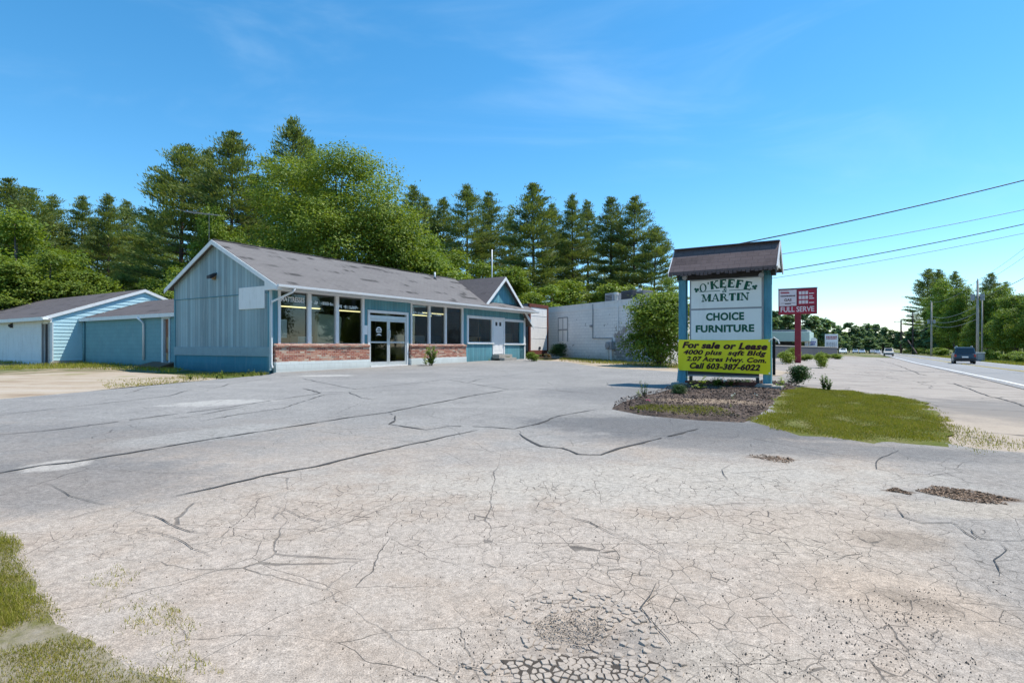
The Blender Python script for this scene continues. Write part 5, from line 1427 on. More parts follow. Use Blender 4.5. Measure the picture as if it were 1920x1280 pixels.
# service pole hidden behind the shop sign
SPp = spot(1336, 33); hpole = 7.6
sp_ = thing('utility_pole', 'short service pole hidden behind the roofed shop sign', 'utility pole', SPp, RZ, 'utility poles along the road')
MB().tube([(0, 0, -.3), (0, 0, zpx(500, 33) - SPp.z)], [.15, .11], 10).build('shaft', M['polebrown'], sp_, smooth=True)
def nearend(px, py): # point over the near pole seen at column 2110
    return Vector((PN.x, PN.y, CAMZ + (HZ - py) * PN.y / FPX))
kx = (PN.x / PN.y * FPX + 960)
def on_line(x0, y0, x1, y1, x): return y0 + (y1 - y0) * (x - x0) / (x1 - x0)
g1_ = 'cables across the sky on the right'
def svc(y1920, xl, yl_, z_end_py, r, lab, mat='wire', sag=.25):
    yn = on_line(1920, y1920, xl, yl_, kx); a = Vector((PN.x, PN.y, CAMZ + (HZ - yn) * PN.y / FPX))
    ye = on_line(1920, y1920, xl, yl_, 1336); b = Vector((SPp.x, SPp.y, max(CAMZ + (HZ - ye) * 33 / FPX, SPp.z + 3)))
    cable(a, b, sag, r, lab, g1_, mat)
svc(332, 1400, 452, 0, .034, 'thick black cable, highest of the four crossing the sky to the shop sign')
svc(386, 1472, 470, 0, .018, 'thin grey cable second from the top of the four crossing to the shop sign', 'wiregrey', .3)
svc(413, 1475, 500, 0, .026, 'black cable third from the top of the four crossing to the shop sign', 'wire', .3)
svc(430, 1475, 512, 0, .016, 'lowest thin grey cable of the four crossing to the shop sign', 'wiregrey', .3)
g2_ = 'cables running along the road'
for i, (dz, r, lab) in enumerate(((0, .016, 'top roadside cable from the near pole to the transformer pole'), (-.9, .016, 'second roadside cable from the near pole to the transformer pole'), (-3.2, .028, 'lowest roadside cable from the near pole to the transformer pole'))):
    cable(PN + Vector((0, 0, dz - .3)), PA + Vector((0, 0, dz * .8)), .5, r, lab, g2_, 'wiregrey' if i < 2 else 'wire')
for i, (dz, r, nm) in enumerate(((0, .02, 'top'), (-3.4, .026, 'upper low'), (-4.4, .026, 'middle low'), (-5.3, .026, 'lowest'))):
    cable(PA + Vector((0, 0, dz)), PB + Vector((0, 0, dz)), .9, r, f'{nm} cable between the two pale transformer poles', g2_, 'wiregrey')
    cable(PB + Vector((0, 0, dz)), PC + Vector((0, 0, dz)), .9, r, f'{nm} cable between the pale pole and the nearer dark pole', g2_, 'wiregrey')
for i, dz in enumerate((-.4, -3.2)):
    cable(PC + Vector((0, 0, dz)), PD + Vector((0, 0, dz)), .8, .035, ('upper', 'lower')[i] + ' cable between the two dark poles', g2_, 'wiregrey')
far_ = W(-16, 300, 15)
for i, dz in enumerate((-.4, -2.4)):
    cable(PD + Vector((0, 0, dz)), far_ + Vector((0, 0, dz)), 2.2, .04, ('upper', 'lower')[i] + ' cable crossing the far road above the distant trees', g2_, 'wiregrey')
# utility box at the foot of the pole
p = W(14.3, 92.5, ground(14.3, 92.5)); uvx, uY = at_u(1836.5, 12.9); p = W(12.95, uvx, ground(12.95, uvx))
ub_ = thing('utility_cabinet', 'grey steel utility cabinet at the foot of the transformer pole', 'cabinet', p, RZ)
MB().box(-.4, .4, -.45, .45, .05, 1.05).box(-.45, .45, -.5, .5, -.1, .048).build('housing', M['utility'], ub_, bevel=.02)
MB().box(-.46, .46, -.51, .51, 1.052, 1.14).build('lid', M['whitecap'], ub_)
MB().box(-.42, -.402, -.3, .3, .15, .95).build('door', M['grey'], ub_)

# ------------------------------------------------------------------ cars
def make_car(name, label, loc, heading, paint, kind='suv', group=None, detail=True):
    """local +Y forward"""
    t = thing(name, label, 'car', loc, heading, group); W2 = .93 if kind == 'suv' else .88; Lh = 2.3
    up = .62 if kind == 'suv' else .42; H = 1.78 if kind == 'suv' else 1.45; belt = 1.06 if kind == 'suv' else .92; r = .37 if kind == 'suv' else .32
    fy, ry = 1.38, -1.35
    def arch(c): return [(c + (r + .07) * math.cos(R(a)), r + (r + .07) * math.sin(R(a))) for a in range(-14, 195, 26)]
    prof = [(-Lh, .42), (-Lh - .03, .62), (-Lh + .02, belt - .06), (-Lh + .08, belt), (.95, belt + .02), (2.0, belt - .12), (2.22, belt - .25), (2.3, .55), (2.24, .36)]
    under = [(2.2, .32)] + arch(fy) + arch(ry) + [(-Lh + .1, .34)]
    m = MB(); pr = [(-W2 + .03, y, z) for y, z in prof + under]
    m.prism(pr, (2 * W2 - .06, 0, 0)); body = m.build('body', M[paint], t, bevel=.045)
    m = MB()                                           # greenhouse, tapering
    yb0, yb1, yt0, yt1 = -Lh + .10, .98, -Lh + (.32 if kind == 'suv' else .95), .25; wb_, wt_ = W2 - .06, W2 - .19
    P = [(-wb_, yb0, belt), (wb_, yb0, belt), (wb_, yb1, belt), (-wb_, yb1, belt), (-wt_, yt0, H - .05), (wt_, yt0, H - .05), (wt_, yt1, H - .03), (-wt_, yt1, H - .03)]
    i = len(m.v); m.v += P; m.f += [tuple(i + k for k in f) for f in ((0, 3, 2, 1), (4, 5, 6, 7), (0, 1, 5, 4), (1, 2, 6, 5), (2, 3, 7, 6), (3, 0, 4, 7))]
    cabn = m.build('cabin', M[paint], t, bevel=.05)
    V_ = [Vector(p) for p in P]
    def pane(nm, a, b, c, d, ins=(.1, .9, .12, .9), split=()):
        e0, e1, f0, f1 = ins; nn = (b - a).cross(d - a).normalized() * .022; mm = MB()
        cuts = [e0, *[x for s_ in split for x in (s_ - .025, s_ + .025)], e1]
        for k in range(0, len(cuts), 2):
            B = lambda s, t_: a.lerp(b, s).lerp(d.lerp(c, s), t_) + nn
            mm.quad(B(cuts[k], f0), B(cuts[k + 1], f0), B(cuts[k + 1], f1), B(cuts[k], f1))
        return mm.build(nm, M['glassdark'], t)
    pane('rear_window', V_[0], V_[1], V_[5], V_[4], (.08, .92, .16, .86)); pane('windscreen', V_[2], V_[3], V_[7], V_[6])
    pane('side_window', V_[3], V_[0], V_[4], V_[7], (.12, .93, .14, .88), (.36, .68)); pane('side_window', V_[1], V_[2], V_[6], V_[5], (.07, .88, .14, .88), (.32, .64))
    for y in (fy, ry):
        for s in (-1, 1):
            w = MB().wheel((s * (W2 - .13), y, r), (1, 0, 0), r, .24, 20).build('wheel', M['black'], t, smooth=False)
            MB().wheel((s * (W2 - .005), y, r), (1, 0, 0), r * .6, .03, 14).build('rim', M['alum'], w)
    MB().box(-W2 + .02, W2 - .02, -Lh - .1, -Lh + .05, .40, .62).build('rear_bumper', M['iron' if kind == 'suv' else paint], t, bevel=.03)
    MB().box(-W2 + .02, W2 - .02, 2.2, 2.36, .36, .56).build('front_bumper', M['iron' if kind == 'suv' else paint], t, bevel=.03)
    for s in (-1, 1):
        MB().box(s * (W2 - .22), s * (W2 - .05), -Lh - .035, -Lh + .05, belt - .32, belt - .06).build('tail_lamp', M['lampred'], t)
        MB().box(s * (W2 - .32), s * (W2 - .06), 2.15, 2.31, belt - .38, belt - .24).build('headlamp', M['lampwhite'], t)
        MB().box(s * (W2 + .0), s * (W2 + .16), .72, .84, belt + .02, belt + .16).build('wing_mirror', M['iron'], t, bevel=.02)
    MB().box(-.26, .26, -Lh - .125, -Lh - .102, .66, .80).build('licence_plate', M['whitesign'], t)
    if kind == 'suv':
        for s in (-1, 1): MB().tube([(s * .62, -1.75, H), (s * .62, -1.7, H + .07), (s * .62, .0, H + .07), (s * .62, .06, H)], .02, 6).build('roof_rail', M['alum'], t)
    return t
def car_at(px, U, heading_off, lab, paint, kind, group=None, name='parked_car'):
    v, Y = at_u(px, U); return make_car(name, lab, W(U, v, ground(U, v) - .005), -(math.pi / 2 - RZ) + heading_off, paint, kind, group)
Yc_ = 60.0; uS = Yc_ * (CT * (1806 - 960) / FPX - ST); vS = Yc_ * (ST * (1806 - 960) / FPX + CT)
make_car('estate_car', 'dark blue tall estate car driving away on the far lane of the road', W(uS, vS, ground(uS, vS) - .005), -(math.pi / 2 - RZ) - .05, 'carblue', 'suv')
def car_Y(px, Y, lab, paint, kind, flip, grp):
    xr = (px - 960) / FPX; u, v = UV(xr * Y, Y); make_car('car', lab, W(u, v, ground(u, v) - .0), -(math.pi / 2 - RZ) + (math.pi if flip else 0), paint, kind, grp)
gq = 'distant cars on the road'
car_Y(1666, 125, 'beige car seen head on in the distance, largest of the far cars', 'cartan', 'suv', True, gq)
car_Y(1636.5, 205, 'white car with red lamps in the distance, left of the beige car', 'carwhite', 'sedan', False, gq)
car_Y(1645, 200, 'silver car just left of the beige car in the distance', 'carsilver', 'sedan', True, gq)
car_Y(1616.5, 190, 'silver blue car in the distance, right one of the pair before the dark trees', 'carsilver', 'sedan', True, gq)
car_Y(1604, 195, 'silver blue car in the distance, left one of the pair before the dark trees', 'carsilver', 'sedan', True, gq)
car_Y(1581, 150, 'small white car in the distance beside the tall white board', 'carwhite', 'sedan', True, gq)
# ------------------------------------------------------------------ trees
def build_pine(seed, H=22.0, RM=3.4, base=.28, density=1.0):
    """white pine, local height H: bare lower trunk, flat plumes in whorls"""
    g = np.random.default_rng(seed); root = thing('pine_tree', 'pine', 'tree')
    tb = MB(); lean = g.normal(size=2) * .25
    ax = lambda z: Vector((lean[0] * (z / H) ** 2, lean[1] * (z / H) ** 2, z))
    tb.tube([ax(z) for z in np.linspace(-.4, H * .985, 9)], list(np.linspace(.30, .035, 9)), 8)
    C, A, B, T = [], [], [], []
    z = H * base
    while z < H * .985:
        t = (z - H * base) / (H * (1 - base)); prof = min(1, .50 + 1.5 * t) if t < .3 else (1 - ((t - .3) / .7) ** 1.45) * .95 + .05
        nb = g.integers(5, 8); a0 = g.random() * 6.28
        for k in range(nb):
            if g.random() < .16: continue
            L = RM * prof * g.uniform(.55, 1.15); an = a0 + 6.283 * k / nb + g.normal() * .25
            el = (.02 + .75 * t ** 2) + g.normal() * .1; d = Vector((math.cos(an) * math.cos(el), math.sin(an) * math.cos(el), math.sin(el)))
            s = ax(z); tip = s + d * L + Vector((0, 0, -.10 * L * (1 - t) + .12 * L))
            tb.tube([s, s.lerp(tip, .5) + Vector((0, 0, -.06 * L)), tip], [.05 * (1 - t) + .012, .03, .008], 4, False)
            nC = max(3, int(L / .21)); side = Vector((-d.y, d.x, 0)).normalized()
            for j in range(nC):
                f = .30 + .72 * (j + g.random() * .6) / nC
                if L < .7: f = g.random()
                sp = .40 * L * (1.1 - f) + .1
                c = s.lerp(tip, f) + side * float(g.uniform(-1, 1)) * sp + Vector((0, 0, float(g.normal()) * .06))
                m = int(17 * density); r = .50 * (.75 + .5 * g.random()) * min(1, .35 + .5 * L)
                off = g.normal(size=(m, 3)) * np.array([r * .66, r * .66, r * .19])
                dirs = unit(np.array(d)[None] * 1.1 + unit(g.normal(size=(m, 3))) * .75 + np.array([0, 0, .6])[None])
                ln = g.uniform(.13, .24, (m, 1))
                wv = unit(np.cross(dirs, unit(g.normal(size=(m, 3)))))
                C.append(np.array(c)[None] + off); A.append(dirs * ln); B.append(wv * g.uniform(.030, .058, (m, 1))); T.append(np.clip(g.random() * .55 + g.random(m) * .45 - .05, 0, 1))
        z += g.uniform(.75, 1.25) * (1 - .45 * t)
    tb.build('trunk', M['barkpine'], root, smooth=True)
    leaf_mesh('crown', M['pine'], np.vstack(C), np.vstack(A), np.vstack(B), np.concatenate(T), root, 'kite')
    return root
def build_leafy(name, seed, H=12.0, RX=5.0, crown0=.18, mat='maple', nclump=700, per=26, leaf=(.10, .20), lobes=16, trunk=.22, bark='bark', taper=.8, cone=0.0, flat=.42, core=.5):
    g = np.random.default_rng(seed); root = thing(name, 'leafy', 'tree'); tb = MB()
    zc = H * (crown0 + (1 - crown0) * .5); hz = H * (1 - crown0) * .5
    lob = []
    for i in range(lobes):
        ph = g.random() * 6.28; cz = g.uniform(-.85, .9); rr = math.sqrt(max(0, 1 - cz * cz)) * g.uniform(.45, .8)
        rr *= (1 - cone * (cz + 1) / 2)
        c = np.array([math.cos(ph) * rr * RX, math.sin(ph) * rr * RX, zc + cz * hz * .78]); s = RX * g.uniform(.24, .40) * (1 - .35 * cone * (cz + 1) / 2)
        lob.append((c, s))
    lob.append((np.array([0, 0, H - RX * .3]), RX * .3)); lob.append((np.array([0, 0, zc]), RX * core))
    if trunk:
        tb.tube([(0, 0, -.3), (.05, 0, H * crown0), (0, .1, zc), (0, 0, H * .9)], [trunk * 1.25, trunk, trunk * .6, .03], 8)
        for c, s in lob[:-2]:
            tb.tube([(0, 0, min(H * crown0 + .2, c[2] * .6)), tuple(c * np.array([.45, .45, .8])), tuple(c)], [trunk * .4, trunk * .22, .02], 5, False)
    tot = sum(s * s for _, s in lob); C, A, B, T = [], [], [], []
    for c, s in lob:
        n = max(4, int(nclump * s * s / tot))
        for k in range(n):
            d = unit(g.normal(size=(1, 3)))[0]
            if d[2] < -.35 and g.random() < .6: d[2] *= -1
            rad = s * (g.uniform(.72, 1.08) + .12 * math.sin(5 * d[0] + seed) + .1 * math.sin(7 * d[1]))
            p = c + d * rad * np.array([1.05, 1.05, .85]); r = .055 * RX + .12
            off = g.normal(size=(per, 3)) * np.array([r, r, r * flat]); 
            nn = unit(d[None] * .55 + np.array([0, 0, .8])[None] + g.normal(size=(per, 3)) * .55)
            a = unit(np.cross(nn, unit(g.normal(size=(per, 3))))); b = np.cross(nn, a); sz_ = g.uniform(leaf[0], leaf[1], (per, 1))
            C.append(p[None] + off); A.append(a * sz_); B.append(b * sz_ * .62); T.append(np.clip(g.random() * .5 + g.random(per) * .5, 0, 1))
    if trunk: tb.build('trunk', M[bark], root, smooth=True)
    leaf_mesh('crown' if trunk else 'foliage', M[mat], np.vstack(C), np.vstack(A), np.vstack(B), np.concatenate(T), root, 'kite')
    return root
used = set()
def place(proto, H0, px, ytop, Y, wide, label, group, cat=None, U=None):
    """stand a tree at depth Y in column px with its top at the height seen at ytop"""
    if U is not None: v, Y = at_u(px, U)
    p = spot(px, Y); h = zpx(ytop, Y) - p.z; s = h / H0; rz = random.random() * 6.28; sc = (s * wide, s * wide, s)
    if proto.name in used: o = copy_thing(proto, p, rz, sc, label, group)
    else:
        used.add(proto.name); o = proto; o.location = p; o.rotation_euler = (0, 0, rz); o.scale = sc; o['label'] = label; o['group'] = group
    if cat: o['category'] = cat
    return o
PINES = [build_pine(s, 22, rm, bs) for s, rm, bs in ((1, 4.6, .12), (2, 5.4, .18), (3, 4.2, .24), (4, 5.0, .07), (5, 6.0, .13))]
GP = 'tall pines behind the buildings'
pl = [ # column, top, depth, width, variety, label
 (12, 336, 64, 1.1, 1, 'tall dark pine at the far left edge, above the bright leafy tree'),
 (58, 352, 70, 1.2, 4, 'broad flat topped pine second from the left edge'),
 (98, 362, 74, 1.0, 0, 'pine whose long branch reaches right, third from the left edge'),
 (150, 366, 76, .95, 2, 'slim pine with sky behind its bare trunk, above the white shed wall'),
 (202, 360, 72, 1.0, 3, 'pine above the ridge of the white shed'),
 (240, 372, 78, .9, 0, 'lower pine between the shed ridge and the tallest left clump'),
 (282, 398, 70, 1.1, 1, 'dark pine rising behind the link wing'),
 (338, 267, 56, 1.15, 4, 'very tall pine with a long bough pointing left, above the link wing'),
 (384, 280, 60, 1.0, 2, 'tall pine above the roof aerial'),
 (434, 248, 54, 1.15, 1, 'very tall pine directly left of the big maple'),
 (478, 320, 62, 1.0, 3, 'pine half hidden by the left side of the big maple'),
 (548, 227, 62, 1.0, 1, 'tallest pine, its top showing over the big maple'),
 (583, 262, 66, .9, 0, 'pine just right of the tallest one behind the maple'),
 (716, 380, 70, .9, 0, 'pine peeping over the right shoulder of the maple'),
 (765, 345, 68, .95, 2, 'slender pine right beside the maple crown'),
 (800, 364, 72, .95, 0, 'second slender pine right of the maple crown'),
 (830, 366, 70, .9, 3, 'third slender pine right of the maple, above the vent pipe'),
 (876, 350, 66, 1.05, 1, 'full pine above the left slope of the cross gable'),
 (925, 356, 70, .95, 2, 'pine behind the white mast of the shop'),
 (958, 395, 76, .9, 0, 'lower pine between the mast and the tallest middle pine'),
 (1001, 337, 62, 1.15, 3, 'tallest pine of the middle group, above the box trailer'),
 (1034, 385, 70, .9, 1, 'pine close on the right of the tallest middle one'),
 (1074, 364, 68, .85, 2, 'thin trunked pine with wide gaps above the blocked window'),
 (1103, 372, 72, .85, 0, 'thin pine between two taller ones above the warehouse'),
 (1146, 364, 64, .95, 3, 'tall pine above the warehouse conduit'),
 (1188, 371, 62, 1.05, 1, 'pine with long upswept boughs above the rooftop units'),
 (1226, 424, 60, 1.0, 4, 'rightmost pine of the wood, nearest the shop sign'),
 (905, 430, 88, 1.2, 0, 'distant pine seen between trunks left of the mast'), (1050, 440, 92, 1.3, 4, 'distant pine seen between trunks above the trailer'), (1165, 450, 90, 1.2, 1, 'distant pine seen low between the warehouse trunks'),
 (30, 420, 92, 1.3, 1, 'distant pine low behind the leftmost pines'), (180, 430, 95, 1.3, 4, 'distant pine low behind the shed ridge'), (310, 400, 92, 1.3, 1, 'distant pine low between the link wing and the tall clump'), (122, 425, 90, 1.3, 3, 'distant pine low above the white shed'), (255, 440, 90, 1.3, 0, 'distant pine low behind the pale blue gable'),
]
for px, yt, Y, w, k, lab in pl: place(PINES[k], 22, px, yt, Y, w, lab, GP)

MAPLE = build_leafy('maple_tree', 21, 14, 6.2, .06, 'maple', 2300, 58, (.055, .105), 38, .3, core=.74)
place(MAPLE, 14, 630, 272, 46, .93, 'huge round bright green maple behind the blue shop', 'big maple')
LEAFY = [build_leafy('leafy_tree', 31 + i, 10, 3.8, .05, 'leafy', 800, 36, (.075, .14), 17, .16, cone=c) for i, c in enumerate((0, .5, .2))]
GL = 'leafy trees behind the buildings'
for px, yt, Y, w, k, lab in [
 (28, 392, 47, 1.05, 0, 'bright leafy tree filling the left edge above the white shed'),
 (95, 470, 45, 1.1, 2, 'leafy tree low over the left end of the shed roof'),
 (-30, 470, 42, 1.2, 0, 'leafy tree cut off by the left edge of the view'),
 (170, 512, 47, 1.2, 1, 'leafy tree above the middle of the shed roof'),
 (232, 515, 55, 1.1, 2, 'shaded leafy tree behind the peak of the pale blue gable'),
 (290, 520, 50, 1.2, 0, 'leafy tree above the roof of the link wing'),
 (400, 385, 50, .5, 1, 'light green narrow tree under the roof aerial'),
 (440, 430, 50, .7, 2, 'leafy tree in shade at the left foot of the maple'),
 (345, 490, 56, 1.0, 1, 'leafy tree between the aerial and the link wing roof'),
 (745, 415, 46, .95, 0, 'light leafy tree joined to the right side of the maple'),
 (800, 440, 50, 1.0, 2, 'leafy tree above the vent pipe of the shop roof'),
 (850, 470, 55, 1.1, 0, 'leafy tree behind the left slope of the cross gable'),
 (960, 500, 52, 1.2, 1, 'leafy tree at the right slope of the cross gable'),
 (905, 490, 58, 1.0, 2, 'leafy tree just behind the peak of the cross gable')]:
    place(LEAFY[k], 10, px, yt, Y, w, lab, GL)
LIME = [build_leafy('young_tree', 51 + i, 6, 2.2, .1, 'lime', 420, 30, (.055, .11), 13, .08, cone=.4) for i in range(2)]
GY = 'young bright trees behind the warehouse'
for px, yt, Y, w, k, lab in [
 (1035, 535, 52, 1.25, 0, 'young bright tree directly above the box trailer'),
 (1072, 526, 54, 1.3, 1, 'young bright tree above the blocked window of the warehouse'),
 (1105, 548, 55, 1.3, 0, 'low young tree above the warehouse conduit'),
 (1140, 532, 54, 1.3, 1, 'young tree behind the small grey roof unit'),
 (1172, 535, 55, 1.2, 0, 'young tree behind the dark roof unit'),
 (1210, 540, 53, 1.2, 1, 'young tree behind the rightmost roof unit'),
 (1000, 548, 50, 1.2, 1, 'young tree between the cross gable and the trailer'),
 (330, 500, 40, .8, 0, 'yellowish young tree at the left eave of the shop gable'),
 (306, 540, 38, 1.0, 1, 'low young tree behind the link roof next to the gable')]:
    place(LIME[k], 6, px, yt, Y, w, lab, GY)
# big shrub before the warehouse
SHRUB = build_leafy('large_shrub', 61, 4.2, 1.9, -.08, 'leafy', 950, 30, (.045, .09), 30, .06)
place(SHRUB, 4.2, 1236, 548, 29.0, 1.02, 'large dense green shrub against the warehouse left of the shop sign', 'big shrub', 'shrub')
place(LIME[0], 6, 1256, 520, 31, .5, 'thin twiggy top of a young tree behind the large shrub', GY)

# right side of the road
GR = 'trees along the right side of the road'
for px, yt, U, w, k, lab in [
 (1737, 503, 24, 1.0, 4, 'tall pine with long level boughs at the left end of the roadside trees'),
 (1762, 506, 27, .9, 1, 'pine top rising beside the leftmost roadside pine'),
 (1797, 507, 27, 1.0, 2, 'pine top left of the transformer pole'),
 (1858, 509, 24, 1.05, 3, 'pine top right of the transformer pole'),
 (1885, 526, 30, .9, 0, 'dark pine behind the yellow green roadside tree'), (1935, 540, 24, 1.1, 1, 'pine at the right edge of the view')]:
    place(PINES[k], 22, px, yt, 0, w, lab, GR, None, U)
for px, yt, U, w, k, lab in [
 (1768, 520, 22, .62, 0, 'tall leafy roadside tree under the left pine top'),
 (1790, 540, 20, .62, 1, 'light leafy tree left of the transformer pole'),
 (1812, 535, 22, .65, 2, 'leafy tree directly behind the dark car'),
 (1852, 545, 20, .8, 0, 'leafy tree right of the transformer pole'),
 (1878, 535, 22, .85, 2, 'yellow green leafy tree near the right edge'),
 (1905, 550, 19, 1.0, 1, 'leafy tree with a dark hollow at the right edge'),
 (1940, 545, 20, 1.1, 0, 'leafy tree cut by the right edge'),
 (1745, 575, 22, .7, 1, 'leafy tree at the foot of the leftmost roadside pine'),
 (1838, 570, 24, .9, 1, 'shaded leafy tree between the two pale poles'), (1722, 600, 20, .8, 2, 'lower leafy tree beyond the pale left pole'), (1778, 590, 20, .9, 0, 'low leafy tree between the pale pole and the dark car'),
 (1830, 600, 19, 1.0, 2, 'low leafy tree behind the foot of the transformer pole'), (1866, 600, 18.5, 1.1, 1, 'low leafy tree behind the small roadside bush'), (1892, 605, 18.5, 1.1, 2, 'low leafy tree behind the right end bush')]:
    place(LEAFY[k], 10, px, yt, 0, w, lab, GR, None, U)
BUSH = [build_leafy('roadside_bush', 71 + i, 2.0, 1.3, .02, 'lime', 190, 20, (.05, .12), 11, 0) for i in range(2)]
GB = 'bushes along the far road edge'
for px, yt, U, w, k, lab in [
 (1700, 655, 15.2, 1.6, 0, 'small bush at the left end of the far verge'), (1712, 650, 15.2, 1.5, 1, 'bush by the foot of the nearer dark pole'), (1726, 652, 15.2, 1.6, 0, 'bush right of the nearer dark pole'),
 (1740, 653, 15.2, 1.6, 1, 'bush left of the pale pole foot'), (1755, 652, 15.2, 1.6, 0, 'bush right of the pale pole foot'), (1768, 654, 15.2, 1.5, 1, 'bush touching the dark car on its left'),
 (1858, 656, 15.2, 1.2, 0, 'bush just right of the utility cabinet'), (1868, 660, 15.4, 1.1, 1, 'lower bush right of the utility cabinet'), (1900, 659, 15.0, 1.4, 0, 'yellowish bush near the right edge'), (1918, 661, 15.0, 1.4, 1, 'yellowish bush at the right edge')]:
    place(BUSH[k], 2.0, px, yt, 0, w, lab, GB, 'bush', U)
# trees closing the far road
GF = 'distant trees beyond the end of the road'
FAR = [build_leafy('distant_tree', 81 + i, 14, 5.0, .05, 'far', 260, 18, (.35, .7), 16, .25, cone=c) for i, c in enumerate((.3, .6, 0))]
fl_ = [(1455, 582, 120, 1.2, 0, 'left of the canopy post'), (1478, 588, 110, 1.1, 2, 'behind the red post'), (1505, 585, 115, 1.2, 0, 'right of the red post'), (1530, 592, 125, 1.1, 2, 'above the small arched sign'), (1552, 602, 140, 1.2, 0, 'behind the tall white board'),
 (1572, 610, 170, 1.1, 1, 'right of the tall white board'), (1592, 604, 230, 1.0, 0, 'first in the gap at the road end'), (1612, 612, 250, 1.0, 1, 'second in the gap at the road end'), (1625, 606, 260, .9, 1, 'third in the gap, with a pointed top'), (1643, 607, 270, .9, 0, 'middle of the gap at the road end'),
 (1658, 613, 280, 1.0, 1, 'above the beige car, left'), (1672, 618, 270, 1.1, 2, 'above the beige car, right'), (1690, 622, 255, 1.1, 0, 'behind the farthest dark pole'), (1708, 618, 240, 1.0, 2, 'behind the nearer dark pole'), (1430, 590, 105, 1.2, 2, 'behind the right post of the shop sign'), (1400, 600, 110, 1.2, 0, 'hidden behind the shop sign'),
 (1600, 630, 200, 1.6, 2, 'low and dark before the gap, left'), (1630, 632, 215, 1.6, 0, 'low and dark before the gap, middle'), (1655, 634, 220, 1.5, 2, 'low and dark before the gap, right'), (1583, 628, 160, 1.2, 1, 'low beside the white car')]
fl_ += [(1715, 612, 200, 1.3, 1, 'low behind the leftmost roadside pine'), (1740, 612, 190, 1.3, 0, 'glimpsed behind the pale left pole'), (1765, 610, 180, 1.3, 2, 'glimpsed left of the dark car'), (1795, 610, 170, 1.3, 1, 'glimpsed above the dark car'), (1825, 610, 165, 1.3, 0, 'glimpsed between the two pale poles'), (1855, 608, 160, 1.3, 2, 'glimpsed behind the small roadside bush'), (1885, 608, 155, 1.3, 0, 'glimpsed behind the right end bush'), (1920, 606, 150, 1.3, 1, 'glimpsed at the right edge')]
for px, yt, Y, w, k, lab in fl_: place(FAR[k], 14, px, yt, Y, w, 'distant tree ' + lab, GF)

GO = 'trees across the road beside the camera'
for i, (u_, v_, h_, k, w) in enumerate([(19, -34, 17, 1, 1.2), (20, -22, 15, 0, 1.3), (18, -11, 17, 2, 1.25), (21, -2, 18, 1, 1.2), (19, 9, 16, 0, 1.3), (20, 19, 17, 2, 1.25), (18, 29, 14, 1, 1.3), (21, 38, 16, 0, 1.2), (18, 50, 12, 2, 1.2)]):
    p = W(u_, v_, ground(u_, v_)); o = copy_thing(LEAFY[k], p, i * 1.3, (h_ / 10 * w * .8, h_ / 10 * w * .8, h_ / 10), 'broad leafy tree across the road, outside the view to the right', GO)

# ------------------------------------------------------------------ bushes, weeds, flowers
DARK = build_leafy('evergreen_bush', 91, 1.1, .62, .0, 'darkbush', 260, 24, (.025, .055), 14, 0)
def bush(proto, H0, px, py, ytop, wide, lab, grp, cat='bush'):
    x, y = gp(px, py); return place(proto, H0, px, ytop, y, wide, lab, grp, cat)
bush(DARK, 1.1, 1500, 722, 687, 1.0, 'round dark green bush on the grass right of the shop sign', 'bushes around the sign')
SB = build_leafy('small_bush', 93, 1.0, .55, .0, 'lime', 170, 22, (.03, .07), 10, 0)
bush(SB, 1.0, 1539.5, 689, 660, .62, 'small bright bush beyond the round dark bush', 'bushes around the sign')
bush(SB, 1.0, 1474, 682, 658, .95, 'small bright bush left of the red post', 'bushes around the sign')
bush(SB, 1.0, 1488, 676, 652, .8, 'bush close behind the red post at its left', 'bushes around the sign')
bush(SB, 1.0, 1512, 676, 664, 1.6, 'low weeds along the grey wall right of the red post', 'bushes around the sign')
bush(SB, 1.0, 1568, 673, 663, 1.8, 'yellow green bush at the right end of the grey wall', 'bushes around the sign')
bush(SB, 1.0, 1548, 672, 662, 1.5, 'weeds at the foot of the grey wall near its end', 'bushes around the sign')
bush(SB, 1.0, 998, 677, 660, 1.0, 'bright yellow green shrub at the right corner of the blue shop', 'bushes by the trailer')
bush(DARK, 1.1, 1048, 671, 645, 1.0, 'dark shrub between the trailer and the blocked window', 'bushes by the trailer')
bush(DARK, 1.1, 1272, 742, 722, 1.25, 'dark shrub around the foot of the left sign post', 'bushes around the sign')
bush(DARK, 1.1, 1130, 673, 646, .35, 'narrow dark weed by the gas meter', 'bushes by the trailer')
bush(SB, 1.0, 75, 676, 666, 2.2, 'weedy clump at the foot of the open shed doorway', 'bushes by the shed')

